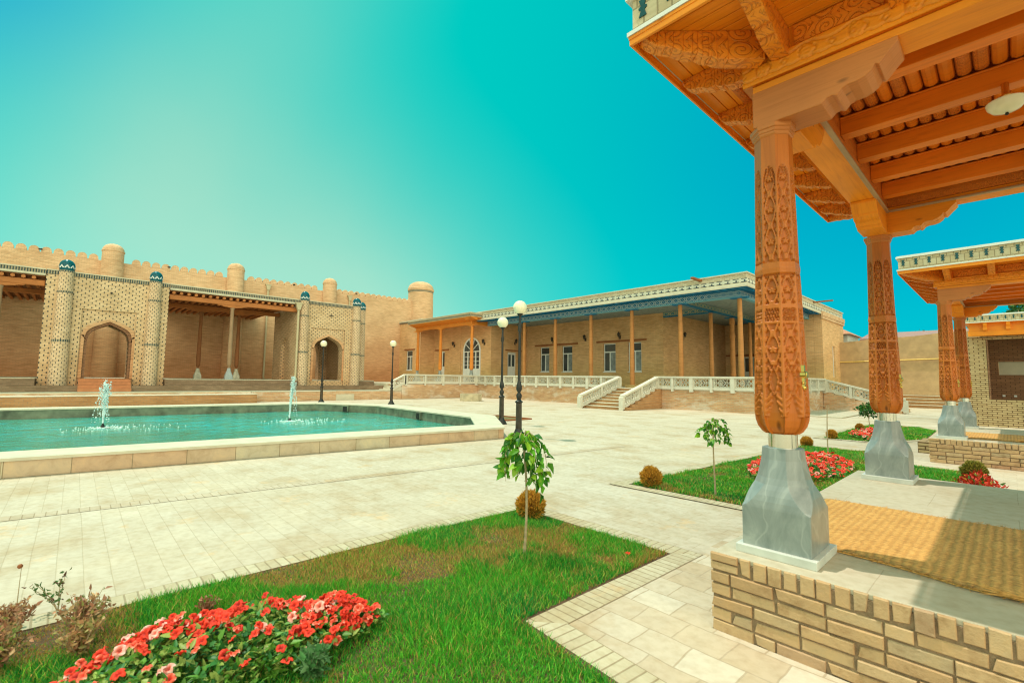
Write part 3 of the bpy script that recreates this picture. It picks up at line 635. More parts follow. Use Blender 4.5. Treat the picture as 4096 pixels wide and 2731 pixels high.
def shaft_mesh(nu,nz):
    zs=np.linspace(1.22,3.20,nz)
    ap=np.interp(zs,[1.22,1.235,1.27,1.31,1.36,1.42,1.60,1.9,2.24,2.26,2.29,2.32,2.34,2.4,3.2],[.088,.108,.13,.141,.146,.145,.141,.132,.122,.1195,.1235,.1195,.1185,.117,.104])
    V=[];F=[];U=[]; t=np.linspace(-1,1,nu)
    for k in range(8):
        ph=k*math.pi/4; nx,ny=math.cos(ph),math.sin(ph); tx,ty=-ny,nx
        uu_,zz=np.meshgrid(t,zs); A=np.repeat(ap[:,None],nu,1); hw=A*math.tan(math.pi/8)
        d=(1-carve(uu_,zz))*.021*np.clip(1.15-np.abs(uu_)**12*1.15,0,1)
        rr_=A-d; X=nx*rr_+tx*uu_*hw; Y=ny*rr_+ty*uu_*hw
        base=len(V)*0+k*nu*nz
        V.append(np.stack([X,Y,zz],2).reshape(-1,3)); U.append(np.stack([zz,uu_*hw+k*.2],2).reshape(-1,2))
        i,j=np.meshgrid(np.arange(nz-1),np.arange(nu-1),indexing='ij'); q=base+i*nu+j
        F.append(np.stack([q,q+1,q+nu+1,q+nu],2).reshape(-1,4))
    return np.concatenate(V),np.concatenate(F),np.concatenate(U)
def octoprof(levels,cx,cy):
    """square-to-octagon tower: levels of (z, half size, chamfer)"""
    mb=MB(); vs=[];fs=[]
    for z,a,c in levels:
        for sx,sy,o in ((1,-1,0),(1,1,1),(-1,1,0),(-1,-1,1)):
            p,q=(cx+sx*a,cy+sy*(a-c)),(cx+sx*(a-c),cy+sy*a)
            vs+= [(q[0],q[1],z),(p[0],p[1],z)] if o==0 else [(p[0],p[1],z),(q[0],q[1],z)]
    m=len(levels)
    for i in range(m-1):
        for k in range(8): fs.append((i*8+k,i*8+(k+1)%8,(i+1)*8+(k+1)%8,(i+1)*8+k))
    fs.append(tuple(range(8))[::-1]); fs.append(tuple((m-1)*8+k for k in range(8)))
    return mb.add(vs,fs)
PT=.478
C1=(-1.03,3.385)
SHV,SHF,SHU=shaft_mesh(23,440)
def make_column(pav):
    org=ORG[pav.name]; c=C1
    sh=rawmesh('column',SHV+np.array([c[0],c[1],0]),SHF,M['column'],pav,uvs=SHU)
    w=MB(); w.box(c[0]-.225,c[0]+.225,c[1]-.225,c[1]+.225,PT,PT+.05); w.build('plinth_slab',M['marbleslab'],sh,org=org,bevel=.004)
    lv=[(PT+.05,.193,.004),(.765,.193,.004),(.78,.192,.030),(.81,.189,.056),(.845,.182,.076),(.88,.169,.086),(.91,.154,.086),(.95,.140,.080),(1.0,.129,.074),(1.06,.117,.067),(1.133,.110,.063)]
    pl=octoprof(lv,*c).build('plinth',M['marble'],sh,org=org,bevel=.003)
    MB().lathe(c[0],c[1],[(.085,1.133),(.085,1.222)],28).build('neck_sleeve',M['steel'],sh,True,org=org)
    cp_=MB(); a8=math.pi/8; k=1/math.cos(a8)
    cp_.lathe(c[0],c[1],[(.106*k,3.19),(.113*k,3.20),(.113*k,3.212),(.119*k,3.216),(.119*k,3.235),(.128*k,3.24),(.128*k,3.268)],8,a8); cp_.build('capital',M['woodpale'],sh,uv='round',org=org)
    f=MB(); fx,fy=c[0]+.143*math.cos(math.radians(-10)),c[1]-.05
    f.tube([(fx-.01,fy,1.60),(fx+.022,fy,1.60)],[.022,.022],12); f.tube([(fx+.02,fy,1.60),(fx+.028,fy,1.60)],[.026,.016],12); f.box(fx-.008,fx+.012,fy-.012,fy+.012,1.525,1.66); f.ball((fx+.005,fy,1.52),.016,8,5); f.ball((fx+.005,fy-.016,1.55),.010,8,5); f.ball((fx+.005,fy+.016,1.55),.010,8,5)
    f.build('brass_fitting',M['brass'],sh,True,org=org)
    return sh
# profile of the scalloped bracket under the beam: distance along, height of the lower edge
SCAL=[(0,0),(.40,0),(.405,.008),(.425,.028),(.455,.034),(.475,.022),(.485,.03),(.505,.055),(.535,.066),(.58,.066),(.62,.078),(.65,.10),(.668,.13),(.685,.12),(.70,.135),(.735,.175),(.765,.205),(.775,.215)]
EAV=[(0,0),(.03,-.035),(.07,-.062),(.11,-.070),(.15,-.078),(.20,-.105),(.245,-.115),(.27,-.108),(.295,-.13),(.325,-.14),(.34,-.135),(.365,-.155),(.42,-.16),(.60,-.16)]
def eave_bracket(mb,p0,d,scale,w,ztop):
    """cantilever with an ogee lower edge from its tip p0 along unit vector d"""
    nx,ny=-d[1]*w/2,d[0]*w/2
    for (s0,h0),(s1,h1) in zip(EAV,EAV[1:]):
        q=[]
        for s_,h_ in ((s0,h0*1.02-.04),(s1,h1*1.02-.04)):
            x,y=p0[0]+d[0]*s_*scale,p0[1]+d[1]*s_*scale
            q+=[(x-nx,y-ny,ztop+h_),(x+nx,y+ny,ztop+h_),(x+nx,y+ny,ztop),(x-nx,y-ny,ztop)]
        mb.add(q,[(0,1,2,3),(7,6,5,4),(0,4,5,1),(1,5,6,2),(2,6,7,3),(3,7,4,0)])
EX0,EX1,EY0,EY1=-1.655,3.05,2.595,7.62      # eave rectangle
BX0,BX1,BY0,BY1=-1.13,2.50,3.265,6.94       # outer faces of the beams
ZS=3.875                                    # soffit
def cornice(t,x0,x1,y0,y1,z0,step=.2):
    """pale brick course with bow-tie tiles round the roof edge"""
    m=MB(); zb=z0+.021
    m.box(x0+.02,x1-.02,y0+.02,y0+.14,zb,z0+.25); m.box(x0+.02,x1-.02,y1-.14,y1-.02,zb,z0+.25); m.box(x0+.02,x0+.14,y0+.14,y1-.14,zb,z0+.25); m.box(x1-.14,x1-.02,y0+.14,y1-.14,zb,z0+.25); m.build('cornice',M['cornice'],t)
    z=MB(); e=.0
    for (a,b,c,d) in ((x0-.008,x1+.008,y0-.008,y0+.012),(x0-.008,x1+.008,y1-.012,y1+.008),(x0-.008,x0+.012,y0+.012,y1-.012),(x1-.012,x1+.008,y0+.012,y1-.012)): z.box(a,b,c,d,z0-.008,z0+.02)
    z.build('drip_edge',M['zinc'],t)
    z=MB(); z.box(x0-.015,x1+.015,y0-.015,y1+.015,z0+.25,z0+.285); z.box(x0,x1,y0,y1,z0+.285,z0+.30); z.build('coping',M['zinc'],t)
    half=[(-.028,0,.028),(-.013,.045,.013),(-.030,.055,.030),(-.030,.066,.030),(-.013,.075,.013),(-.028,.12,.028)]
    def tile(ax,c,a,b):
        q=MB()
        for (l,h,r),(l2,h2,r2) in zip(half,half[1:]): q.prism([(c+l,z0+.095+h),(c+r,z0+.095+h),(c+r2,z0+.095+h2),(c+l2,z0+.095+h2)],ax,a,b)
        return q.build('tile',M['tile'],t)
    xx=x0+.10; o=tile('y',xx,y0+.012,y0+.03); xs_=xx; xx+=step
    while xx<x1-.05: c=o.copy(); COL.objects.link(c); c.location=(xx-xs_,0,0); xx+=step
    yy=y0+.10; o=tile('x',yy,x0+.012,x0+.03); ys_=yy; yy+=step
    while yy<y1-.05: c=o.copy(); COL.objects.link(c); c.location=(0,yy-ys_,0); yy+=step
def make_pavilion(label):
    o=(-1.36,3.03,0); t=thing('pavilion',label,'pavilion',o,'carved timber pavilions')
    # platform with a facing of single bricks towards the viewer
    p=MB(); p.box(-1.345,3.0,3.045,7.17,0,PT-.032); plat=p.build('platform',M['base'],t)
    top=MB(); top.box(-1.352,3.02,3.046,7.19,PT-.031,PT); top.build('platform_top',M['slab'],plat,org=o,bevel=.006)
    mo=MB(); mo.box(-1.350,3.0,3.040,3.0449,-.02,PT-.033); mo.build('mortar_bed',M['mortar'],plat,org=o)
    rg=random.Random(5); b=MB()
    def brk(x0,x1,z0,z1):
        j=lambda s:rg.uniform(-s,s); d=rg.uniform(-.007,.007); ch=.0045
        x0+=j(.003);x1+=j(.003);z0+=j(.002);z1+=j(.002)
        yf=3.028+d; yb=3.05
        q=[(x0,z0),(x1,z0+j(.003)),(x1+j(.002),z1),(x0+j(.003),z1+j(.003))]
        if rg.random()<.22: k=rg.randrange(4); q[k]=(q[k][0]+(.014 if k in(0,3) else -.014),q[k][1]+(.01 if k<2 else -.01))
        cx,cz=(x0+x1)/2,(z0+z1)/2
        inn=[(a+ch*(1 if a<cx else -1),c+ch*(1 if c<cz else -1)) for a,c in q]
        yb=3.052; vs=[(a,yb,c) for a,c in q]+[(a,yf+.006,c) for a,c in q]+[(a,yf,c) for a,c in inn]
        b.add(vs,[(0,1,5,4),(1,2,6,5),(2,3,7,6),(3,0,4,7),(4,5,9,8),(5,6,10,9),(6,7,11,10),(7,4,8,11),(8,9,10,11)])
    rows=5; rh=(PT-.108)/rows
    for r in range(rows):
        x=-1.358-(0 if r%2==0 else .125); 
        while x<2.98:
            x1=x+.25
            if rg.random()<.12: x1=x+.12
            brk(max(x,-1.358)+.0,min(x1,3.0)-.011,r*rh+.004,(r+1)*rh-.007); x=x1
    brk(-1.358,-1.20,.374,.419); brk(-1.358,-1.20,.427,.475); x=-1.19
    while x<2.98: brk(x,x+.064+rg.uniform(0,.010),.373+rg.uniform(-.004,.01),.475); x+=.082
    b.build('brick_facing',M['facing'],plat,org=o)
    # columns: four, of which two stand in view
    c=make_column(t)
    for dx,dy in ((.045,3.43),(3.42,0),(3.42,3.43)):
        k=copy_tree(c,t); k.location=(dx,dy,0)
    # brackets on the columns (along X front and back, along Y at the sides)
    def xbr(y0,y1,cx,sgn):
        m=MB(); lo=[(cx+sgn*s_,3.268+h) for s_,h in SCAL]; m.prism(lo+[(lo[-1][0],3.512),(lo[0][0],3.512)],'y',y0,y1); return m
    def ybr(x0,x1,cy,sgn):
        m=MB(); lo=[(cy+sgn*s_,3.268+h) for s_,h in SCAL]; m.prism(lo+[(lo[-1][0],3.512),(lo[0][0],3.512)],'x',x0,x1); return m
    xbr(3.262,3.505,-1.112,1).build('bracket',M['woodpale'],t,uv='long',bevel=.004)
    xbr(6.70,6.93,-1.07,1).build('bracket',M['wood'],t,uv='long',bevel=.004)
    ybr(-1.125,-.90,3.52,.82).build('bracket',M['wood'],t,uv='long',bevel=.004)
    ybr(-1.10,-.875,6.69,-.82).build('bracket',M['wood'],t,uv='long',bevel=.004)
    # ring of beams: lower beam, carved frieze, upper beam
    for nm,(a,b_,c_,d) in {'x0':(-1.11,2.48,3.27,3.505),'x1':(-1.11,2.48,6.69,6.935)}.items():
        m=MB(); m.box(a,b_,c_,d,3.513,3.56); m.build('beam',M['wood'],t,uv='long',bevel=.003)
        m=MB(); m.box(a,b_,c_+.012,d-.012,3.715,ZS); m.build('upper_beam',M['wood'],t,uv='long')
    for a,b_ in ((-1.11,-.885),(2.25,2.48)):
        m=MB(); m.box(a,b_,3.507,6.688,3.514,3.56); m.build('beam',M['wood'],t,uv='long',bevel=.003)
        m=MB(); m.box(a+.01,b_-.01,3.495,6.70,3.715,ZS); m.build('upper_beam',M['wood'],t,uv='long')
    # carved friezes (relief modelled on the two seen sides)
    def frieze(axis,a,b_,face,sgn,thick):
        L=b_-a; nu=int(L/.008); nz=22; us=np.linspace(0,L,nu); zs=np.linspace(3.56,3.715,nz); uu_,zz=np.meshgrid(us,zs)
        p=uu_/.26; fr=p-np.floor(p)-.5; v=(zz-3.645)/.06
        arc=.75*np.cos(np.pi*2*fr)**1*.55+.30*np.abs(np.cos(np.pi*fr))**6
        l1=np.clip((.10-np.abs(v-(.45+.5*np.abs(np.cos(np.pi*fr))**3)))/.06,0,1); l2=np.clip((.10-np.abs(v+(.62+.2*np.abs(np.cos(np.pi*fr*3)))))/.06,0,1)
        r=np.hypot(fr*.26/.06,v); th=np.arctan2(v,fr*.26/.06); R=.80*(.8+.2*np.abs(np.cos(2.5*th))); ring_=np.clip((.09-np.abs(r-R))/.05,0,1); spoke=np.clip((.10-np.abs(np.sin(2.5*th))*r)/.06,0,1)*(r<R)*(r>.15)
        r2=np.hypot((np.abs(fr)-.5)*.26/.06,v+.1); dia=np.clip((.08-np.abs((np.abs(fr)-.5)*-4.3+np.abs(v+.1)-.35))/.05,0,1)
        groove=np.maximum.reduce([l1,l2,ring_*.9,spoke*.6,dia*.8*(np.abs(v)<.8)])
        D=.006-.014*groove; D[0,:]=D[-1,:]=.004
        if axis=='x': P_=np.stack([a+uu_,np.full_like(uu_,face)+sgn*D,zz],2)
        else: P_=np.stack([np.full_like(uu_,face)+sgn*D,a+uu_,zz],2)
        i,j=np.meshgrid(np.arange(nz-1),np.arange(nu-1),indexing='ij'); q=(i*nu+j)
        F_=np.stack([q,q+1,q+nu+1,q+nu],2).reshape(-1,4); U_=np.stack([uu_,zz],2).reshape(-1,2)
        bk=P_.reshape(-1,3).copy(); ax=1 if axis=='x' else 0; bk[:,ax]-=sgn*thick; Vv=np.concatenate([P_.reshape(-1,3),bk]); nn=nu*nz
        side=[]
        for row in (0,nz-1):
            r0=row*nu; jj=np.arange(nu-1); side.append(np.stack([r0+jj,r0+jj+1,nn+r0+jj+1,nn+r0+jj],1))
        for col in (0,nu-1):
            ii=np.arange(nz-1)*nu+col; side.append(np.stack([ii,ii+nu,nn+ii+nu,nn+ii],1))
        F_=np.concatenate([F_,F_+nn]+side); rawmesh('frieze',Vv,F_,M['wood'],t,uvs=np.concatenate([U_,U_]))
    frieze('x',-1.165,2.52,3.248,-1,.26); frieze('y',3.515,6.68,-1.155,-1,.28)
    m=MB(); m.box(-1.165,2.52,6.68,6.95,3.561,3.714); m.build('frieze',M['woodcarve'],t)
    m=MB(); m.box(2.24,2.51,3.515,6.67,3.561,3.714); m.build('frieze',M['woodcarve'],t)
    # inner carved frieze and weathered molding round the ceiling
    m=MB(); m.box(-.884,-.866,3.507,6.688,3.561,3.80); m.box(-.866,2.24,6.672,6.689,3.561,3.80); m.box(-.866,2.24,3.507,3.524,3.561,3.80); m.build('inner_frieze',M['woodcarve2'],t)
    m=MB(); m.box(-.886,-.846,3.507,6.686,3.500,3.522); m.box(-.846,2.24,6.645,6.685,3.500,3.522); m.build('ceiling_molding',M['molding'],t,uv='long',bevel=.006)
    # joists and split-stick ceiling between them
    for i,y in enumerate((3.80,4.52,5.14,5.76,6.36)):
        m=MB(); m.box(-.864,2.3,y,y+.115,3.60,3.735); m.box(-.864,2.3,y-.012,y+.127,3.735,3.75); m.build('joist',M['wooddeep'],t,uv='long',bevel=.004)
    rg=random.Random(3); m=MB(); m2=MB()
    x=-.86
    while x<2.24:
        for i,(y0,y1) in enumerate(((3.525,3.80),(3.927,4.508),(4.647,5.128),(5.267,5.748),(5.887,6.348),(6.487,6.67))):
            w=.083; pr=[(x+w*.5-w*.5*math.cos(a),3.79-.035*math.sin(a)) for a in [math.pi*k/5 for k in range(6)]]
            if i in (1,2,3,4,0): (m if rg.random()<.6 else m2).prism(pr,'y',y0,y1)
        x+=.088
    tag(m.build('ceiling_sticks',M['woodcarve2'],t),kind='stuff'); tag(m2.build('ceiling_sticks',M['wooddeep'],t),kind='stuff')
    m=MB(); m.box(EX0+.03,EX1-.03,EY0+.03,EY1-.03,ZS+.024,ZS+.04); m.build('roof_deck',M['wooddeep'],t)
    # soffit boards, mitred at the corners
    def board(mb,side,k,w):
        i0=k*w+.003; i1=(k+1)*w-.003
        x0,x1,y0,y1=EX0+.02,EX1-.02,EY0+.02,EY1-.02
        q={'s':[(x0+i0,y0+i0),(x1-i0,y0+i0),(x1-i1,y0+i1),(x0+i1,y0+i1)],'n':[(x0+i0,y1-i0),(x1-i0,y1-i0),(x1-i1,y1-i1),(x0+i1,y1-i1)],'w':[(x0+i0,y0+i0),(x0+i0,y1-i0),(x0+i1,y1-i1),(x0+i1,y0+i1)],'e':[(x1-i0,y0+i0),(x1-i0,y1-i0),(x1-i1,y1-i1),(x1-i1,y0+i1)]}[side]
        mb.prism(q,'z',ZS,ZS+.02)
    for sd_ in 'swne':
        m=MB()
        for k in range(9): board(m,sd_,k,.092)
        m.build('soffit_boards',M['wood'],t,uv='long',bevel=.004)
    # half-round sticks along the west soffit
    m=MB()
    for k in range(2,6):
        x=EX0+.06+k*.092
        for (a,b_) in ((3.43,3.95),(4.05,4.57),(4.67,5.19),(5.29,5.81),(5.91,6.43),(6.53,7.02)): m.prism([(x+.035-.035*math.cos(q),ZS-.016*math.sin(q)-.001) for q in [math.pi*i/4 for i in range(5)]],'y',a,b_)
    m.build('carved_sticks',M['woodcarve2'],t)
    # molded wooden edge under the brick course
    for (a,b_,c_,d) in ((EX0,EX1,EY0,EY0+.022),(EX0,EX1,EY1-.022,EY1),(EX0,EX0+.022,EY0+.022,EY1-.022),(EX1-.022,EX1,EY0+.022,EY1-.022)):
        m=MB(); m.box(a+.004,b_-.004,c_+.004,d,3.806,3.845); m.box(a,b_,c_,d,3.845,3.866) ; m.build('eave_trim',M['wood'],t,uv='long')
    for y in (3.34,3.99,4.61,5.23,5.85,6.47,7.07):
        m=MB(); eave_bracket(m,(EX0+.03,y),(1,0),.92,.092,ZS-.002); m.build('eave_bracket',M['woodcarve'],t,uv='brick',bevel=.004)
    for x in (-.93,-.31,.31,.93,1.55,2.17):
        m=MB(); eave_bracket(m,(x,EY0+.04),(0,1),1.12,.10,ZS-.002); m.build('eave_bracket',M['woodcarve'],t,uv='brick',bevel=.004)
    s2=math.sqrt(.5)
    for (p,d) in (((EX0+.06,EY0+.06),(s2,s2)),((EX0+.06,EY1-.06),(s2,-s2))):
        m=MB(); eave_bracket(m,p,d,1.33,.10,ZS-.001); m.build('hip_bracket',M['woodcarve'],t,uv='brick',bevel=.005)
    # carved wall panels between the eave brackets
    for x in (-.93,-.31,.31,.93,1.55):
        m=MB(); m.box(x+.08,x+.54,3.262,3.282,3.73,3.862); m.build('panel',M['woodcarve'],t)
    cornice(t,EX0,EX1,EY0,EY1,ZS+.001)
    return t
pav1=make_pavilion('nearest timber pavilion with carved octagonal columns on a brick platform')
pav2=copy_tree(pav1); pav2.location=(-1.19,12.69,0); pav2['label']='second timber pavilion, standing behind the nearest one with a brick step at its side'
st=MB(); st.box(-1.69,-1.365,4.52,5.6,0,.247); sp=st.build('step',M['kiosk'],pav1); sp.parent=pav2
# woven mats lying on the platforms
def mat_rug(label,dx,dy,grp):
    t=thing('straw_mat',label,'mat',(-.4+dx,4.4+dy,PT),'woven straw mats on the platforms'); zt=PT+.004
    Q=[(-1.19,5.13),(-.80,3.66),(-.36,3.52),(1.9,3.50),(1.9,5.2),(-.2,5.17)]
    P_=[(-1.20,3.72),(-.36,3.52),(.6,3.50),(2.0,3.52),(2.0,5.2),(-.2,5.17),(-1.20,5.13)]
    nx,ny=60,34; V=[];F=[];U=[]
    rg=np.random.default_rng(4); 
    for sgn,zo in ((1,.022),(0,0)):
        for j in range(ny):
            for i in range(nx):
                s_,r_=i/(nx-1),j/(ny-1); x=-1.20+3.2*s_; y0=3.70-.19*min(1,s_*3.2)+.012*math.sin(x*9); y1=5.13+.05*s_+.012*math.sin(x*7+1)
                y=y0+(y1-y0)*r_; z=zt+zo*(1 if 0<j<ny-1 else .5)+.006*math.sin(x*5+y*3)*sgn*(r_*(1-r_)*4)
                V.append((x+dx,y+dy,z)); U.append((x,y))
    n1=nx*ny
    for j in range(ny-1):
        for i in range(nx-1):
            q=j*nx+i; F+=[(q,q+1,q+nx+1,q+nx),(n1+q,n1+q+nx,n1+q+nx+1,n1+q+1)]
    for i in range(nx-1):
        for r0 in (0,(ny-1)*nx): F.append((r0+i,r0+i+1,n1+r0+i+1,n1+r0+i))
    for j in range(ny-1):
        for c_ in (0,nx-1): F.append((j*nx+c_,(j+1)*nx+c_,n1+(j+1)*nx+c_,n1+j*nx+c_))
    rawmesh('weave',V,F,M['straw'],t,uvs=U)
    m=MB(); r=random.Random(9)
    for k in range(420):
        x=-1.2+2.2*r.random(); e=r.random()<.5; s_=(x+1.2)/3.2
        y=(3.70-.19*min(1,s_*3.2)) if e else 5.13+.05*s_; d=-1 if e else 1; L=.02+.06*r.random()**2; a=r.uniform(-1.2,1.2)
        m.tube([(x+dx,y+dy-d*.04,zt+.012),(x+dx+L*math.sin(a),y+dy+d*L*math.cos(a),zt+.006+.014*r.random())],[.0022,.0012],3)
    for k in range(90):
        y=3.7+1.4*r.random(); L=.02+.06*r.random(); m.tube([(-1.17+dx,y+dy,zt+.012),(-1.2+dx-L,y+dy+r.uniform(-.04,.04),zt+.01*r.random())],[.002,.001],3)
    for k in range(26):
        x=-.05+.12*r.random(); m.tube([(x+dx,3.50+dy,zt+.02),(x-.12*r.random()+dx-.05,3.40+dy+.06*r.random(),zt+.02+.04*r.random())],[.0025,.0012],3)
    tag(m.build('fringe',M['straw'],t),kind='stuff')
mat_rug('large straw mat on the nearest pavilion, half in sun and half in shade',0,0,0)
mat_rug('straw mat lying on the platform of the second pavilion',.17,9.66,0)
t=thing('ceiling_lamp','white glass bowl lamp under the ceiling joists of the nearest pavilion','lamp',(.075,4.50,3.6))
MB().lathe(.075,4.50,[(.004,3.395),(.03,3.398),(.07,3.412),(.095,3.44),(.102,3.47),(.098,3.475)],20).build('glass_bowl',M['opal'],t,True)
MB().lathe(.075,4.50,[(.05,3.475),(.055,3.50),(.02,3.52),(.02,3.60)],12).build('lamp_mount',M['brass'],t,True)
MB().lathe(.075,4.50,[(.001,3.375),(.012,3.382),(.008,3.394)],8).build('finial',M['iron'],t,True)
# ================================================================== TERRACES ON THE LEFT
t=thing('brick_terrace','low brick terrace with pale paving along the foot of the fortress','terrace',(-36,10,0))
m=MB(); m.box(-60,-30.4,7.76,23.9,0,.585); m.box(-60,-30.9,-30,7.74,0,.585); m.build('terrace_wall',M['base'],t)
m=MB(); m.box(-60,-30.37,7.75,12.62,.586,.615); m.box(-60,-30.37,13.88,23.9,.586,.615); m.box(-60,-31.3,12.62,13.88,.586,.615); m.box(-60,-30.9,-30,7.745,.586,.615); m.build('terrace_paving',M['coping'],t)
for k in range(3):
    m=MB(); m.box(-30.395+.0,-30.35+.22*(2-k)*.0+.02,12.64,13.86,.13*k+.02,.13*k+.15) if k else m.box(-30.395,-30.33,12.64,13.86,.0,.15); m.build('step',M['coping'],t)
t=thing('brick_platform','brick platform with a pale paved top at the far side of the pool','platform',(-30.2,0,0))
m=MB(); m.box(-30.88,-29.64,-30,7.74,0,.47); m.build('platform_wall',M['steps'],t)
m=MB(); m.box(-30.89,-29.61,-30,7.75,.471,.505); m.build('platform_paving',M['coping'],t)
t=thing('stepped_ledge','two dark brick ledges below the fortress gallery','ledge',(-33,5,.6))
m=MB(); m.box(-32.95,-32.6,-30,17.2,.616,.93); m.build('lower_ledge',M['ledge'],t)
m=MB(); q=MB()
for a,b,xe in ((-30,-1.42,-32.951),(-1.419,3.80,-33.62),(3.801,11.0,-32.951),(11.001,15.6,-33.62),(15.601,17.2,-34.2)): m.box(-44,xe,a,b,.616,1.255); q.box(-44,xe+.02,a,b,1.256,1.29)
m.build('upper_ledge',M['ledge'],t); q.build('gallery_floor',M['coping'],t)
for k in range(3):
    m=MB(); m.box(-44,-32.9+.3*(3-k)-.3,17.22+.33*k,17.22+.33*(k+1),.616,1.29-.17*(k+1)); m.build('end_step',M['coping'],t)
# ================================================================== FORTRESS WALL
XA=-44
t=thing('fortress_wall','high crenellated brick fortress wall with round domed turrets','wall',(XA,5,.6))
m=MB(); m.box(XA-1.6,XA,-22,27.3,.6,9.6195); fw=m.build('wall',M['fort'],t)
mer=MB(); r=.245; pts=[(-.255,9.621),(.255,9.621),(.25,9.74)]+[(.25*math.cos(a),9.74+.27*math.sin(a)) for a in [math.pi*k/8 for k in range(1,8)]]+[(-.25,9.74)]
mer.prism(pts,'x',XA-.35,XA+.0); me0=mer.build('merlon',M['fort'],t)
tw_y=[-6.5,1.49,9.31,17.19]
y=-9.6; first=True; k=0
while y<26:
    y=round(y,3)
    if all(abs(y-ty)>.95 for ty in tw_y):
        if first: me0.location=(0,y,0); first=False
        else:
            c=me0.copy(); COL.objects.link(c); c.location=(0,y,0)
    y+=.592
def cap(cx,cy,r,z0,z1,n=20):
    return [(r*1.0,z0),(r*1.06,z0+.01),(r*1.06,z0+.10),(r*1.0,z0+.12)]+[(r*math.cos(a),z0+.12+(z1-z0-.12)*math.sin(a)) for a in [math.pi/2*k/7 for k in range(1,7)]]+[(.01,z1)]
for ty in tw_y:
    tw=MB().lathe(XA+.18,ty,[(.70,1.3),(.62,10.26)],24).build('turret',M['fort'],t,True,uv='round')
    MB().lathe(XA+.18,ty,cap(0,0,.62,10.261,10.88),24).build('turret_cap',M['portal'] if False else M['fort'],tw,True,uv='round',org=ORG[t.name])
tw=MB().lathe(XA-.4,27.55,[(1.52,.6),(1.36,10.9)],32).build('corner_tower',M['fort'],t,True,uv='round')
MB().lathe(XA-.4,27.55,[(1.375,10.90),(1.38,11.08)],32).build('tile_band',M['band'],tw,True,uv='round',org=ORG[t.name])
MB().lathe(XA-.4,27.55,[(1.37,11.081),(1.43,11.12),(1.43,11.35),(1.38,11.4)]+[(1.38*math.cos(a),11.4+.80*math.sin(a)) for a in [math.pi/2*k/8 for k in range(1,8)]]+[(.01,12.2)],32).build('tower_dome',M['fort'],tw,True,uv='round',org=ORG[t.name])
def drainpipe(parent,x,y,z0,z1):
    m=MB(); m.tube([(x,y,z0+.1),(x,y,z1)],.075,8); m.prism([(y-.09,z1),(y+.09,z1),(y+.2,z1+.42),(y-.2,z1+.42)],'x',x-.12,x+.12); m.box(x-.14,x+.14,y-.23,y+.23,z1+.42,z1+.5); m.tube([(x,y,z0+.12),(x+.2,y,z0+.02)],.07,8); m.build('drainpipe',M['drain'],parent,True)
drainpipe(t,XA+.12,11.85,1.3,9.0)
drainpipe(t,XA+.12,19.2,1.3,9.0)
# little lamps along the parapet
for y in (-2.2,3.6+1.2,14.0,19.9):
    m=MB(); m.ball((XA+.04,y,9.80),.11,8,5,.6); m.build('parapet_lamp',M['iron'],t,True)
# ================================================================== PORTALS AND GALLERIES
XF=-33.5
def pilaster(t,x,y,z0,r0,r1,zt,zd,bands):
    p=MB().lathe(x,y,[(r0,z0),(r1,zt)],22).build('pilaster',M['pilaster'],t,True,uv='round')
    org=ORG[t.name]
    for (zb,hb) in bands:
        rb=r0+(r1-r0)*(zb-z0)/(zt-z0); MB().lathe(x,y,[(rb+.012,zb),(rb+.008,zb+hb)],22).build('tile_band',M['band'],p,True,uv='round',org=org)
    d=MB().lathe(x,y,[(r1*1.02,zt+.001),(r1*1.05,zt+.05),(r1*1.1,zt+.25)]+[(r1*1.1*math.cos(a),zt+.25+(zd-zt-.25)*math.sin(a)) for a in [math.pi/2*k/6 for k in range(1,6)]]+[(.01,zd)],22).build('dome_cap',M['dome'],p,True,uv='round',org=org)
    # white brick letters of the glaze
    w=MB()
    for q in range(9):
        a=2*math.pi*q/9
        for (da,zz,hh) in ((-.22,.12,.05),(.22,.12,.05),(0,.22,.05),(-.12,.17,.05),(.12,.17,.05)):
            rr0=r1*1.085; aa=a+da; b0,b1=aa-.09,aa+.09
            w.add([(x+(rr0+.012)*math.cos(b),y+(rr0+.012)*math.sin(b),zt+zz+h) for h in (0,hh) for b in (b0,b1)],[(0,1,3,2)])
    w.build('white_tiles',M['white'],p,org=org)
def archwall(m,y0,y1,x0,x1,zs,rise,ztop,n=24):
    yc,hw=(y0+y1)/2,(y1-y0)/2
    ts=[-1+2*k/n for k in range(n+1)]
    for a,b in zip(ts,ts[1:]):
        za,zb=zs+rise*arch(a),zs+rise*arch(b)
        m.prism([(yc+hw*a,za),(yc+hw*b,zb),(yc+hw*b,ztop),(yc+hw*a,ztop)],'x',x0,x1)
def archwallY(m,xa,xb,y0,y1,zs,rise,ztop,n=16):
    xc,hw=(xa+xb)/2,(xb-xa)/2; ts=[-1+2*k/n for k in range(n+1)]
    for a,b in zip(ts,ts[1:]):
        za,zb=zs+rise*arch(a),zs+rise*arch(b); m.prism([(xc+hw*a,za),(xc+hw*b,zb),(xc+hw*b,ztop),(xc+hw*a,ztop)],'y',y0,y1)
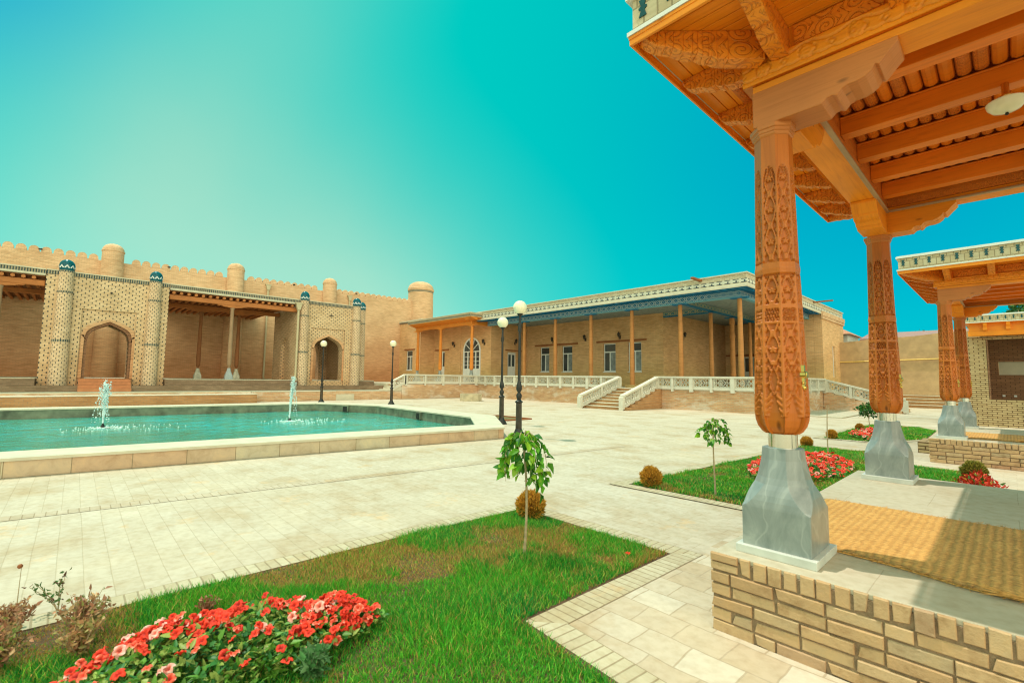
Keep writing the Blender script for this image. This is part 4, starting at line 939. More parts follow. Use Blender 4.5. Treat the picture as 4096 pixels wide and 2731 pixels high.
def portal(label,ya,yb,a0,a1,sill,zs,rise,depth,pil,steps,flank=False):
    t=thing('brick_portal',label,'gateway',(XF,(ya+yb)/2,1.0),'tile flecked portals of the fortress gallery'); ZT=6.62
    m=MB(); x1=XF-.10; x0=XF-.75
    m.box(x0,x1,ya,a0,.62,ZT); m.box(x0,x1,a1,yb,.62,ZT); archwall(m,a0,a1,x0,x1,zs,rise,ZT); m.box(x0,x1,a0,a1,.62,sill)
    f0,f1,fz=a0-.18,a1+.11,4.98
    m.box(x1+.001,XF,ya,f0,.62,ZT); m.box(x1+.001,XF,f1,yb,.62,ZT); m.box(x1+.001,XF,f0,f1,fz,ZT)
    front=m.build('front_wall',M['portal'],t)
    # plain brick rim of the arch
    m=MB(); yc,hw=(a0+a1)/2,(a1-a0)/2; ts=[-1+2*k/24 for k in range(25)]
    for a,b in zip(ts,ts[1:]):
        za,zb=zs+rise*arch(a),zs+rise*arch(b); s_=1.13
        m.prism([(yc+hw*a,za),(yc+hw*b,zb),(yc+hw*s_*b,zb+.14),(yc+hw*s_*a,za+.14)],'x',x1+.001,x1+.05)
    for a,b in ((a0-.13*hw,a0),(a1,a1+.13*hw)): m.box(x1+.001,x1+.05,a,b,sill,zs+.14)
    m.build('arch_rim',M['fort'],t)
    if steps:
        m=MB()
        for a,b in zip(ts,ts[1:]):
            za,zb=zs+rise*arch(a),zs+rise*arch(b); k=.88
            m.prism([(yc+hw*a,za-.002),(yc+hw*b,zb-.002),(yc+hw*k*b,zb-.13),(yc+hw*k*a,za-.13)],'x',x0+.05,x1-.03)
        for a,b in ((a0+.001,a0+.12*hw),(a1-.12*hw,a1-.001)): m.box(x0+.05,x1-.03,a,b,sill+.001,zs-.13)
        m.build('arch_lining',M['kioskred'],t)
    m=MB(); xb=XF-depth
    for (a,b) in ((ya,ya+.6),(yb-.6,yb)):
        if flank and a==ya:
            m.box(xb,x0-2.6,a,b,.62,ZT); m.box(x0-.75,x0-.001,a,b,.62,ZT); archwallY(m,x0-2.6,x0-.75,a,b,3.4,1.0,ZT); m.box(x0-2.6,x0-.75,a+.25,b,.62,4.41)
        else: m.box(xb,x0-.001,a,b,.62,ZT)
    m.box(xb-.6,xb-.001,ya,a0,.62,ZT); m.box(xb-.6,xb-.001,a1,yb,.62,ZT); archwall(m,a0,a1,xb-.6,xb-.001,zs,rise,ZT)
    m.build('side_walls',M['portal'],t)
    m=MB(); m.box(xb-.61,XF-.04,ya+.01,yb-.01,ZT+.001,ZT+.06); m.build('roof',M['coping'],t)
    m=MB(); m.box(XF-.12,XF+.03,ya,yb,ZT+.02,ZT+.20); m.box(xb-.6,XF-.121,ya-.03,ya+.12,ZT+.02,ZT+.2); m.build('tile_band',M['band'],t)
    m=MB(); m.box(XF-.2,XF+.06,ya,yb,ZT+.201,ZT+.25); m.build('coping',M['coping'],t)
    for p in pil: pilaster(t,*p)
    if steps:
        for k in range(4):
            m=MB(); m.box(XF-.1+.001,XF+1.25-.3*k,a0-.09,a1+.04,.616+.165*k,.616+.165*(k+1)-.004); m.build('step',M['redsteps'],t)
    m=MB(); m.tube([(XF+.0,(ya+yb)/2+.0,5.95),(XF+.28,(ya+yb)/2,5.93)],.05,8); m.build('spout',M['iron'],t,True)
    return t
B1=[(6.78,.08),(5.70,.09),(3.15,.12)]
portal('left fortress portal with a pointed through arch and two teal capped pilasters',-1.37,3.76,.25,2.24,1.30,3.45,.93,3.0,
    [(XF+.05,-.63,.62,.39,.29,6.87,7.47,B1),(XF+.05,3.10,.62,.37,.28,6.87,7.47,B1)],True)
portal('right fortress portal behind a globe lamp, with a dark through arch',11.04,15.55,12.2,14.3,1.25,3.45,1.0,4.6,
    [(XF+.05,11.43,.62,.37,.28,6.80,7.47,B1),(XF+.05,15.22,.62,.36,.28,6.86,7.47,B1),(XF-1.5,16.35,.62,.36,.28,6.85,7.48,B1)],False,True)
pp=[o for o in bpy.data.objects if o.get('label','').startswith('right fortress portal')][0]
drainpipe(pp,XF+.22,10.98,1.3,6.1)
def gallery(label,y0,y1,front,back):
    t=thing('timber_gallery',label,'gallery',(XF,(y0+y1)/2,1.29),'open timber galleries before the fortress wall')
    m=MB(); m.box(-44,XF+.02,y0+.02,y1-.02,6.50,6.62); m.build('roof',M['coping'],t)
    m=MB(); m.box(XF-.15,XF+.03,y0+.01,y1-.01,6.621,6.80); m.build('tile_band',M['band'],t)
    m=MB(); m.box(XF-.2,XF+.07,y0+.01,y1-.01,6.801,6.86); m.box(XF-.2,XF+.06,y0+.01,y1-.01,6.52,6.615); m.build('cornice',M['coping'],t)
    m=MB(); m.box(XF-.42,XF-.12,y0+.01,y1-.01,5.98,6.27); m.build('front_beam',M['galwood'],t,uv='long',bevel=.03)
    m=MB(); m.box(-37.65,-37.35,y0+.01,y1-.01,5.98,6.24); m.build('back_beam',M['galwood'],t,uv='long',bevel=.03)
    y=y0+.2; rg=random.Random(int(y0*10))
    while y<y1-.1:
        m=MB(); m.tube([(XF+.0,y,6.36),(-44,y+rg.uniform(-.05,.05),6.36+rg.uniform(-.02,.02))],.085,8); m.build('rafter',M['galwood'],t,True,uv='long'); y+=.37
    m=MB(); m.box(-44,XF-.05,y0+.02,y1-.02,6.455,6.49); m.build('ceiling_boards',M['galpost'],t)
    for (x,y,pl) in [(XF-.27,yy,M['bluestone']) for yy in front]+[(-37.5,yy,M['oldstone']) for yy in back]:
        m=MB(); prof=[(.05,2.0),(.06,2.02),(.06,2.1),(.10,2.14),(.125,2.25),(.13,2.5),(.125,3.2),(.11,4.4),(.10,5.7),(.13,5.75),(.13,5.83)]
        c=m.lathe(x,y,prof,12).build('post',M['galpost'] if pl is M['oldstone'] else M['greypost'],t,True)
        q=octoprof([(1.29,.21,.01),(1.52,.20,.02),(1.68,.155,.05),(1.82,.11,.055),(2.0,.09,.05)],x,y).build('plinth',pl,c,org=ORG[t.name])
        m=MB(); lo=[(-.85,5.97),(-.8,5.93),(-.62,5.93),(-.5,5.88),(-.3,5.86),(-.2,5.83),(.2,5.83),(.3,5.86),(.5,5.88),(.62,5.93),(.8,5.93),(.85,5.97)]
        m.strip([(y+a,b) for a,b in lo],[(y+a,5.978) for a,b in lo],'x',x-.13,x+.13); m.build('post_bracket',M['galwood'],c,org=ORG[t.name])
    return t
gallery('wide timber gallery between the two fortress portals with posts on pale plinths',3.78,11.02,[7.1],[6.05,8.34])
gallery('timber gallery cut off by the left edge, left of the left portal',-12,-1.39,[-2.95],[-4.6])
# ================================================================== HALL WITH THE BLUE VERANDA
ZF=1.1
hall=thing('veranda_hall','long brick hall with a blue painted veranda on tall posts','building',(-20,31,ZF))
walls=[]
W4=[(-29.34,-28.2),(-26.72,-25.55),(-22.35,-21.16),(-20.05,-18.87)]
m=MB(); wallY(m,-31.0,-17.07,31.0,.5,ZF,6.62,[(a,b,2.23,4.48) for a,b in W4]); m.build('front_wall',M['hall'],hall)
m=MB(); wallX(m,31.5,41.8,-17.07,.5,ZF,6.62,[]); m.build('recess_side_wall',M['hall'],hall)
m=MB(); wallY(m,-17.07,-8.95,41.8,.5,ZF,6.62,[(-15.6,-14.1,ZF,3.7)]); m.build('recess_back_wall',M['hall'],hall)
m=MB(); wallX(m,26.5,31.0,-31.0,.5,ZF,6.95,[(28.5,29.55,ZF,3.98)]); m.build('end_wall',M['hall'],hall)
m=MB(); wallY(m,-40.35,-31.5,26.5,.5,ZF,6.95,[(-39.05,-38.0,ZF,4.2),(-34.9,-32.4,ZF,4.2)]); m2=None
xc,hw=-33.65,1.25
# arched head of the big door: fill the corners above the rectangular opening
m.build('porch_back_wall',M['hall'],hall)
m=MB(); wallY(m,-46,-39.9,24.9,.5,.6,7.15,[(-42.6,-41.35,2.3,4.32)]); m.build('window_wall',M['hall'],hall)
m=MB(); m.box(-40.4,-39.9,25.4,26.5,.6,7.1); m.build('return_wall',M['hall'],hall)
m=MB(); m.box(-46,-39.75,24.82,24.99,7.151,7.28); m.build('tile_band',M['band'],hall)
m=MB(); m.box(-46,-39.7,24.75,25.6,7.281,7.40); m.build('coping',M['coping'],hall)
def window(x0,x1,z0,z1,y,parent,two=True,cur=True):
    f=MB(); w=.07; yb=y+.06
    f.box(x0,x1,y,yb,z0,z0+w); f.box(x0,x1,y,yb,z1-w,z1); f.box(x0,x0+w,y,yb,z0+w,z1-w); f.box(x1-w,x1,y,yb,z0+w,z1-w)
    zt_=z0+(z1-z0)*.70; xm=(x0+x1)/2
    f.box(x0+w,x1-w,y-.003,yb,zt_-.05,zt_+.05); f.box(xm-.05,xm+.05,y-.004,yb,z0+w,zt_-.05)
    f.box(x0-.05,x1+.05,y-.13,y-.002,z0-.06,z0-.005)
    o=f.build('window',M['white'],parent)
    g_=MB(); g_.box(x0+w,xm-.05,y+.03,y+.045,z0+w,zt_-.05); g_.box(x0+w,x1-w,y+.03,y+.045,zt_+.05,z1-w); g_.build('pane',M['glassdark'],o,org=ORG[parent.name])
    g_=MB(); g_.box(xm+.05,x1-w,y+.028,y+.043,z0+w,zt_-.05); g_.build('pane',M['curtain'],o,org=ORG[parent.name])
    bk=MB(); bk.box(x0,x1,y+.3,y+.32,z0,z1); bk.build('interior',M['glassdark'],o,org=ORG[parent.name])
for a,b in W4:
    window(a+.02,b-.02,2.24,4.47,31.12,hall)
    m=MB(); m.box(a-.62,b+.62 if b<-22 else b+.45,30.93,31.1,4.56,4.70); m.build('lintel',M['lintel'],hall,uv='long')
window(-42.58,-41.37,2.32,4.30,25.02,hall); m=MB(); m.box(-42.9,-40.95,24.84,25.0,4.36,4.47); m.build('lintel',M['lintel'],hall,uv='long')
# doors
def door(x0,x1,z0,z1,y,nm='door'):
    f=MB(); xm=(x0+x1)/2; f.box(x0,x1,y,y+.06,z0,z1); 
    for a,b in ((x0+.08,xm-.04),(xm+.04,x1-.08)): f.box(a,b,y-.015,y-.001,z0+.15,z0+(z1-z0)*.42)
    o=f.build(nm,M['white'],hall)
    g_=MB()
    for a,b in ((x0+.12,xm-.08),(xm+.08,x1-.12)): g_.box(a,b,y-.012,y-.001,z0+(z1-z0)*.52,z1-.12)
    g_.build('pane',M['glassdark'],o,org=ORG[hall.name])
door(-39.03,-38.02,ZF,4.18,26.62); m=MB(); m.box(-39.7,-37.3,26.44,26.6,4.26,4.38); m.build('lintel',M['lintel'],hall,uv='long')
door(-15.58,-14.12,ZF,3.68,41.9); m=MB(); m.box(-17.0,-13.2,41.72,41.9,3.75,3.9); m.build('lintel',M['lintel'],hall,uv='long')
# side door in the end wall (faces +X)
f=MB(); f.box(-31.14,-31.08,28.52,29.53,ZF,3.96)
for a,b in ((28.62,28.98),(29.07,29.43)): f.box(-31.079,-31.065,a,b,ZF+.2,ZF+1.3)
o=f.build('door',M['white'],hall); g_=MB()
for a,b in ((28.66,28.94),(29.11,29.39)): g_.box(-31.079,-31.066,a,b,2.7,3.75)
g_.build('pane',M['glassdark'],o,org=ORG[hall.name]); m=MB(); m.box(-31.1,-30.94,28.2,30.2,4.1,4.2); m.build('lintel',M['lintel'],hall,uv='long')
# arched double door with a fan light, set against the porch wall
f=MB(); zs,ze_=4.05,5.3; n=18
def rarch(s): return math.sqrt(max(0,1-s*s))
ts=[math.cos(math.pi*k/n) for k in range(n+1)]
for k in range(n):
    a0,a1=math.pi*k/n,math.pi*(k+1)/n
    q=[(xc+hw*math.cos(a0),zs+(ze_-zs)*math.sin(a0)),(xc+hw*math.cos(a1),zs+(ze_-zs)*math.sin(a1)),(xc+(hw-.13)*math.cos(a1),zs+(ze_-zs-.13)*math.sin(a1)),(xc+(hw-.13)*math.cos(a0),zs+(ze_-zs-.13)*math.sin(a0))]
    f.prism(q,'y',26.42,26.55)
for s_ in (.2,.4,.6,.8):
    a=math.pi*s_; dx,dz=math.cos(a),math.sin(a); px,pz=-dz*.035,dx*.035
    f.prism([(xc+px+dx*.25,zs+pz+dz*.25),(xc-px+dx*.25,zs-pz+dz*.25),(xc-px+dx*1.13,zs-pz+dz*1.13),(xc+px+dx*1.13,zs+pz+dz*1.13)],'y',26.44,26.49)
f.box(xc-hw,xc+hw,26.42,26.55,zs-.09,zs); 
for a,b in ((-hw,-hw+.14),(hw-.14,hw),(-.06,.06),(-.62,-.52),(.52,.62)): f.box(xc+a,xc+b,26.425,26.55,ZF,zs-.09)
for a,b in ((-hw+.14,-.62),(-.52,-.06),(.06,.52),(.62,hw-.14)):
    f.box(xc+a,xc+b,26.45,26.55,ZF,2.45); f.box(xc+a,xc+b,26.45,26.5,3.1,3.14); f.box(xc+a,xc+b,26.45,26.5,2.75,2.79); f.box(xc+a,xc+b,26.45,26.5,3.5,3.54)
o=f.build('arched_door',M['white'],hall)
g_=MB(); g_.prism([(xc+(hw-.12)*math.cos(math.pi*k/n),zs+(ze_-zs-.12)*math.sin(math.pi*k/n)) for k in range(n+1)],'y',26.47,26.49); g_.box(xc-hw+.1,xc+hw-.1,26.51,26.53,2.45,zs-.09); g_.build('pane',M['glassdark'],o,org=ORG[hall.name])
m=MB(); m.box(-35.52,-35.36,26.44,26.5,2.0,6.2); m.build('pilaster_strip',M['hall'],hall)
# solid blocks behind the walls
m=MB(); m.box(-46,-31.52,27.05,44,ZF,6.96); m.box(-31.5,-17.6,31.9,44,ZF,6.9); m.build('inner_block',M['hall'],hall)
# veranda roof
m=MB(); m.box(-30.95,-8.92,24.62,44.5,6.541,7.10); m.build('cornice',M['meander'],hall)
m=MB(); m.box(-30.95,-8.86,24.55,44.5,7.101,7.16); m.box(-30.95,-8.88,24.58,24.64,6.42,6.54); m.box(-8.94,-8.88,24.64,44.5,6.42,6.54); m.build('coping',M['coping'],hall)
m=MB(); m.box(-30.99,-9.8,26.0,41.8,6.50,6.538); m.build('ceiling',M['ceiling'],hall,uv='long')
m=MB()
cv=[(24.66,6.415),(25.0,6.43),(25.4,6.465),(25.88,6.515)]
m.strip(cv,[(y,6.539) for y,_ in cv],'x',-30.9,-8.95); ce=[(-8.96,6.415),(-9.2,6.43),(-9.45,6.465),(-9.68,6.515)]
m.strip(ce[::-1],[(x,6.5385) for x,_ in ce[::-1]],'y',25.3,44.4); m.build('blue_cove',M['blue'],hall)
x=-30.7
for k in range(52):
    m=MB(); m.strip([(y,z-.05) for y,z in cv],[(y,z-.002) for y,z in cv],'x',x,x+.16); m.build('cove_bracket',M['bluepale'] if k%1 else M['blue'],hall); x+=.42
for k in range(30):
    y=25.6+.42*k; m=MB(); m.strip([(x,z-.05) for x,z in ce[::-1]],[(x,z-.002) for x,z in ce[::-1]],'y',y,y+.16); m.build('cove_bracket',M['blue'],hall)
m=MB(); m.box(-30.98,-9.68,25.88,26.12,6.17,6.499); m.box(-9.92,-9.68,26.121,38.3,6.17,6.499); m.build('painted_beam',M['bluebeam'],hall)
m=MB(); m.box(-30.98,-9.66,25.86,26.14,6.11,6.169); m.box(-9.94,-9.66,26.141,38.3,6.11,6.169); m.build('beam_soffit',M['bluepale'],hall)
m=MB(); m.box(-13.42,-13.18,26.15,41.8,6.22,6.499); m.box(-17.0,-13.43,30.88,31.12,6.22,6.499); m.build('gilded_beam',M['goldbeam'],hall)
m=MB(); m.box(-13.44,-13.16,26.15,41.8,6.15,6.219); m.box(-17.0,-13.45,30.86,31.14,6.15,6.219); m.build('beam_soffit',M['blue'],hall)
def post(x,y,r0,r1,turned=False,base=1.28):
    m=MB()
    if turned: prof=[(.16,base),(.2,base+.2),(.2,base+.5),(.13,base+.6),(.2,base+.75),(.17,base+1.0),(.165,4.6),(.2,4.7),(.2,4.85),(.15,4.95),(.15,5.6),(.19,5.65),(.17,6.06)]
    else: prof=[(r0,base),(r0*.98,base+1),(r0*.9,3.6),(r1,6.06)]
    o=m.lathe(x,y,prof,12).build('post',M['oldwood'],hall,True,uv='round'); q=MB(); q.box(x-.32,x+.32,y-.32,y+.32,ZF,base-.001); q.build('post_base',M['hall'],o,org=ORG[hall.name])
    q=MB(); q.box(x-.45,x+.45,y-.16,y+.16,6.055,6.109); q.build('post_cap',M['blue'],o,org=ORG[hall.name])
for x in (-26.35,-23.06,-19.77,-16.5,-13.2,-9.8): post(x,26,.155,.115)
post(-13.3,30.35,.15,.12); post(-13.3,33.8,.15,.12,True); post(-13.3,37.1,.14,.11)
# end block on the east side
m=MB(); wallX(m,38.3,44.4,-8.9,.5,.3,6.62,[(40.9,41.55,2.0,4.3)]); m.box(-13.0,-9.41,38.3,38.8,ZF,6.45); m.build('east_block_wall',M['hall'],hall)
m=MB(); m.box(-8.899,-8.82,38.2,44.5,6.1,6.3); m.box(-8.899,-8.78,38.2,44.5,6.301,6.62); m.build('east_cornice',M['fort'],hall)
f=MB(); f.box(-9.05,-9.0,40.9,41.55,2.0,2.08); f.box(-9.05,-9.0,40.9,41.55,4.22,4.3); f.box(-9.05,-9.0,40.9,40.98,2.08,4.22); f.box(-9.05,-9.0,41.47,41.55,2.08,4.22); f.box(-9.05,-8.995,40.98,41.47,3.2,3.28)
o=f.build('window',M['white'],hall); g_=MB(); g_.box(-9.04,-9.02,40.98,41.47,2.08,4.22); g_.build('pane',M['curtain'],o,org=ORG[hall.name])
# roof spouts
for x in (-24.9,-11.3,-8.9):
    m=MB(); m.box(x-.08,x+.08,23.6 if x<-9 else 24.2,24.7,6.98,7.08) if x<-9 else m.box(-8.9,-7.8,36.4,36.56,7.0,7.08); m.build('roof_spout',M['lintel'],hall,uv='long')
# wall lanterns
def lantern(label,x,y,z):
    t=thing('wall_lantern',label,'lantern',(x,y,z),'black lanterns along the veranda')
    m=MB(); m.box(x-.05,x+.05,y-.04,y-.0,z-.22,z+.05); m.tube([(x,y-.04,z-.15),(x,y-.16,z-.2),(x,y-.2,z-.08)],.025,6); m.build('bracket',M['iron'],t)
    MB().lathe(x,y-.22,[(.03,z-.08),(.085,z-.04),(.115,z+.16)],6).build('lamp_body',M['ironlight'],t)
    MB().lathe(x,y-.22,[(.15,z+.161),(.11,z+.22),(.03,z+.29),(.02,z+.33),(.001,z+.36)],6).build('lamp_cap',M['iron'],t)
lantern('black wall lantern left of the arched door under the orange porch',-36.37,26.5,4.75)
lantern('black wall lantern right of the arched door, near the porch corner',-31.85,26.5,4.75)
lantern('black wall lantern behind a veranda post, left of the second window',-27.7,31.0,5.0)
lantern('black wall lantern between the second and third veranda windows',-24.1,31.0,5.0)
lantern('black wall lantern between the third and fourth veranda windows',-20.73,31.0,5.0)
def lanternX(label,x,y,z):
    t=thing('wall_lantern',label,'lantern',(x,y,z),'black lanterns along the veranda')
    m=MB(); m.box(x,x+.04,y-.05,y+.05,z-.22,z+.05); m.tube([(x+.04,y,z-.15),(x+.16,y,z-.2),(x+.2,y,z-.08)],.025,6); m.build('bracket',M['iron'],t)
    MB().lathe(x+.22,y,[(.03,z-.08),(.085,z-.04),(.115,z+.16)],6).build('lamp_body',M['ironlight'],t)
    MB().lathe(x+.22,y,[(.15,z+.161),(.11,z+.22),(.03,z+.29),(.02,z+.33),(.001,z+.36)],6).build('lamp_cap',M['iron'],t)
lanternX('black wall lantern above the side door beside a tall lamp post',-31.0,29.35,4.9)
lanternX('black wall lantern just right of a veranda post in the dark recess',-17.07,33.9,5.0)
lanternX('black wall lantern deep in the dark recess of the veranda',-17.07,38.6,5.0)
# ================================================================== ORANGE PORCH
t=thing('timber_porch','bright orange timber porch with three turned posts at the hall corner','porch',(-35,25,ZF))
m=MB(); m.box(-39.85,-30.0,23.4,26.45,6.66,6.95); m.build('cornice',M['cornice'],t)
m=MB(); m.box(-39.86,-29.99,23.38,23.43,6.72,6.84); m.box(-30.03,-29.985,23.43,26.4,6.72,6.84); m.build('tile_band',M['band'],t)
m=MB(); m.box(-39.9,-29.95,23.35,26.45,6.951,7.0); m.build('coping',M['coping'],t)
m=MB(); lo=[(23.45,6.60),(24.15,6.42)]; m.strip(lo,[(y,6.655) for y,_ in lo],'x',-39.8,-30.05); lo=[(-30.85,6.42),(-30.06,6.60)]; m.strip(lo,[(x,6.654) for x,_ in lo],'y',23.5,26.4); m.build('eave_boards',M['orangewood'],t)
for k in range(24):
    x=-39.6+.4*k; m=MB(); m.strip([(23.5,6.58),(24.15,6.36)],[(23.5,6.60),(24.15,6.43)],'x',x,x+.09); m.build('eave_bracket',M['woodcarve'],t)
m=MB(); m.box(-39.6,-30.78,24.16,24.42,6.10,6.42); m.build('front_beam',M['orangewood'],t,uv='long')
m=MB(); m.box(-30.98,-30.78,24.43,26.45,6.10,6.42); m.build('side_beam',M['orangewood'],t,uv='long')
m=MB(); m.box(-39.8,-30.99,24.43,26.44,6.43,6.5); m.build('ceiling',M['orangewood'],t)
for x in (-39.4,-35.53,-30.92):
    m=MB(); c=m.lathe(x,24.3,[(.07,2.25),(.13,2.28),(.17,2.40),(.165,2.7),(.15,3.4),(.155,3.45),(.145,3.5),(.12,5.9),(.15,5.92),(.15,5.98)],8).build('post',M['orangewood'],t,uv='round')
    octoprof([(ZF,.28,.01),(1.45,.26,.02),(1.7,.19,.08),(2.0,.13,.07),(2.25,.11,.06)],x,24.3).build('plinth',M['marble'],c,org=ORG[t.name])
    lo=[(-.7,6.09),(-.66,6.06),(-.45,6.05),(-.35,6.0),(0,5.98),(.35,6.0),(.45,6.05),(.66,6.06),(.7,6.09)]; m=MB(); m.strip([(x+a,b) for a,b in lo],[(x+a,6.099) for a,b in lo],'y',24.18,24.42); m.build('post_bracket',M['orangewood'],c,org=ORG[t.name])
# ================================================================== RAISED TERRACE, STAIRS, BALUSTRADES
t=thing('hall_terrace','raised brick terrace of the hall with steps up the middle','terrace',(-20,25,0))
m=MB(); m.box(-30.3,-16.32,24.5,60,0,1.06); m.box(-14.0,-7.45,24.5,60,0,1.06); m.box(-16.319,-14.001,24.75,60,0,1.05); m.build('terrace_wall',M['base'],t)
m=MB(); m.box(-60,-30.301,17.45,60,.0,1.059); m.build('side_terrace_wall',M['base'],t)
m=MB(); m.box(-30.5,-7.43,24.47,60,1.061,1.1); m.box(-60,-30.501,17.44,60,1.061,1.1); m.build('terrace_paving',M['coping'],t)
NR=7
for k in range(NR):
    m=MB(); y0=20.95+k*.51; m.box(-16.3,-14.0,y0,24.49 if k else 24.49,k*.157+.001,(k+1)*.157-.026); st_=m.build('step',M['steps'],t)
    m=MB(); m.box(-16.3,-14.0,y0-.03,y0+.51,(k+1)*.157-.025,(k+1)*.157); m.build('tread',M['coping'],st_,org=ORG[t.name])
for xa,xb in ((-13.99,-13.62),(-16.7,-16.31)):
    m=MB()
    for k in range(NR): m.box(xa,xb,20.95+k*.51,24.49,k*.157+.001,(k+1)*.157-.001)
    m.build('stair_cheek',M['steps'],t)
for k in range(4):
    m=MB(); m.box(-31.9,-30.31,17.44-.32*(k+1),17.44-.32*k,.617 if True else 0,1.06-.12*(k+1)); m.build('side_step',M['coping'],t)
def balustrade(name,label,p0,p1,z0,z1,npan,grp='white pierced stone balustrades of the terrace',h=.72,endposts=(True,True)):
    """a run from p0 to p1 (x,y) whose foot rises from z0 to z1"""
    t=thing(name,label,'balustrade',(p0[0],p0[1],z0),grp); P0,P1=Vector(p0),Vector(p1); L=(P1-P0).length; d=(P1-P0)/L; nv=Vector((-d.y,d.x)); sl=(z1-z0)/L
    def B(mb,s0,s1,h0,h1,w,off=0.):
        vs=[]
        for s_,hh in ((s0,h0),(s1,h0),(s0,h1),(s1,h1)):
            for w_ in (-w/2,w/2):
                q=P0+d*s_+nv*(w_+off); vs.append((q.x,q.y,z0+sl*s_+hh))
        mb.add(vs,[(0,1,3,2),(4,6,7,5),(0,2,6,4),(1,5,7,3),(0,4,5,1),(2,3,7,6)])
    m=MB(); B(m,0,L,h-.09,h,.26); m.build('handrail',M['whitestone'],t)
    m=MB(); B(m,0,L,.02,.13,.20); m.build('bottom_rail',M['whitestone'],t)
    pl=L/npan
    for k in range(npan+1):
        s_=k*pl; wd=.13 if 0<k<npan and k%2 else .2
        m=MB(); lo=-(.12 if sl==0 else .02)
        a,b=max(-.1,s_-wd/2),min(L+.1,s_+wd/2); B(m,a,b,lo,h-.091,.24); m.build('post',M['whitestone'],t)
    for k in range(npan):
        a=k*pl+.1; b=(k+1)*pl-.1; m=MB(); zb,ztp=.131,h-.092; w=.07
        for (s0,s1,h0,h1) in ((a,a+.05,zb,ztp),(b-.05,b,zb,ztp),(a+.05,b-.05,zb,zb+.05),(a+.05,b-.05,ztp-.05,ztp)): B(m,s0,s1,h0,h1,w)
        # pierced lattice: two diagonal families with hexagon bars
        u0,u1,v0,v1=a+.05,b-.05,zb+.05,ztp-.05; st=.185; H_=v1-v0
        def bar(ua,va,ub,vb,wd=.013):
            dx,dy=ub-ua,vb-va; l=math.hypot(dx,dy); px,py=-dy/l*wd,dx/l*wd; vs=[]
            for (x_,y_) in ((ua+px,va+py),(ua-px,va-py),(ub-px,vb-py),(ub+px,vb+py)):
                for o_ in (-.02,.02):
                    q=P0+d*x_+nv*o_; vs.append((q.x,q.y,z0+sl*x_+y_))
            m.add(vs,[(0,2,4,6),(1,7,5,3),(0,1,3,2),(2,3,5,4),(4,5,7,6),(6,7,1,0)])
        k_=-int(H_/st)-1
        while k_*st<(u1-u0):
            for sg in (1,-1):
                ua=u0+k_*st; ub=ua+H_*.8; va,vb=(v0,v1) if sg>0 else (v1,v0)
                if ua<u0: f_=(u0-ua)/(ub-ua); va+=(vb-va)*f_; ua=u0
                if ub>u1:
                    if ua>=u1: continue
                    f_=(u1-ua)/(ub-ua); vb=va+(vb-va)*f_; ub=u1
                if ub-ua>.02: bar(ua,va,ub,vb)
            k_+=1
        bar(u0,(v0+v1)/2,u1,(v0+v1)/2,.014)
        cu=(u0+u1)/2; cv_=(v0+v1)/2; R_=H_*.33
        for q in range(8): bar(cu+R_*math.cos(q*math.pi/4),cv_+R_*math.sin(q*math.pi/4),cu+R_*math.cos((q+1)*math.pi/4),cv_+R_*math.sin((q+1)*math.pi/4),.026)
        m.build('lattice_panel',M['whitestone'],t)
    return t
balustrade('stone_balustrade','white pierced balustrade left of the stairs below the veranda',(-30.3,24.45),(-16.55,24.45),1.1,1.1,12)
balustrade('stone_balustrade','white pierced balustrade right of the stairs, ending at the carved column',(-14.0,24.45),(-7.45,24.45),1.1,1.1,6)
balustrade('stone_balustrade','pierced balustrade below the orange porch, set at the courtyard corner',(-30.35,17.75),(-30.35,24.3),1.1,1.1,4)
balustrade('stair_balustrade','sloping balustrade going down at the far left end of the terrace',(-30.35,16.7),(-30.35,17.65),.62,1.08,1)
balustrade('stair_balustrade','sloping pierced balustrade on the left side of the stairs',(-16.42,20.6),(-16.42,24.4),.02,1.08,2)
balustrade('stair_balustrade','sloping pierced balustrade on the right side of the stairs',(-13.87,20.85),(-13.87,24.4),.06,1.08,2)
balustrade('stone_balustrade','pierced balustrade on the short east side of the terrace, right of the carved column',(-7.5,24.6),(-7.4,31.7),1.1,1.1,5)
balustrade('stair_balustrade','long sloping balustrade of the east stairs, behind the second carved column',(-7.3,31.8),(-3.8,31.8),1.05,.08,3)
t=thing('east_stairs','stepped brick flank under the sloping balustrade at the east end of the terrace','stairs',(-5.5,32,0))
for k in range(7): 
    m=MB(); m.box(-7.43+.5*k,-7.43+.5*(k+1)-.003,31.7,34.5,0,1.03-.14*k); m.build('step',M['base'],t)
# ================================================================== THINGS IN THE COURTYARD
def street_lamp(label,x,y,rot=0):
    t=thing('street_lamp',label,'lamp post',(x,y,0),'globe lamps around the pool')
    MB().lathe(x,y,[(.19,0),(.19,.04),(.165,.05),(.16,.09),(.12,.13),(.095,.19),(.085,.22)],16).build('base',M['iron'],t,True)
    MB().lathe(x,y,[(.086,.21),(.078,.9)],8).build('lower_post',M['ironlight'],t)
    MB().lathe(x,y,[(.08,.90),(.105,.92),(.105,.95),(.07,.97),(.05,1.0),(.075,1.06),(.078,1.12),(.045,1.17),(.04,1.2),(.082,1.27),(.075,1.36),(.05,1.46),(.042,1.50)],16).build('baluster',M['iron'],t,True)
    MB().lathe(x,y,[(.040,1.5),(.034,2.84),(.05,2.85),(.045,2.88),(.052,2.92),(.045,2.96),(.05,2.99),(.034,3.02),(.032,3.27),(.05,3.29),(.075,3.32),(.085,3.35),(.06,3.36)],14).build('post',M['iron'],t,True)
    MB().ball((x,y,3.52),.192,24,16).build('globe',M['opal'],t,True)
street_lamp('nearest globe street lamp, just right of the pool corner',-9.16,8.86)
street_lamp('globe street lamp second from the front, close behind the pool corner',-12.08,10.85)
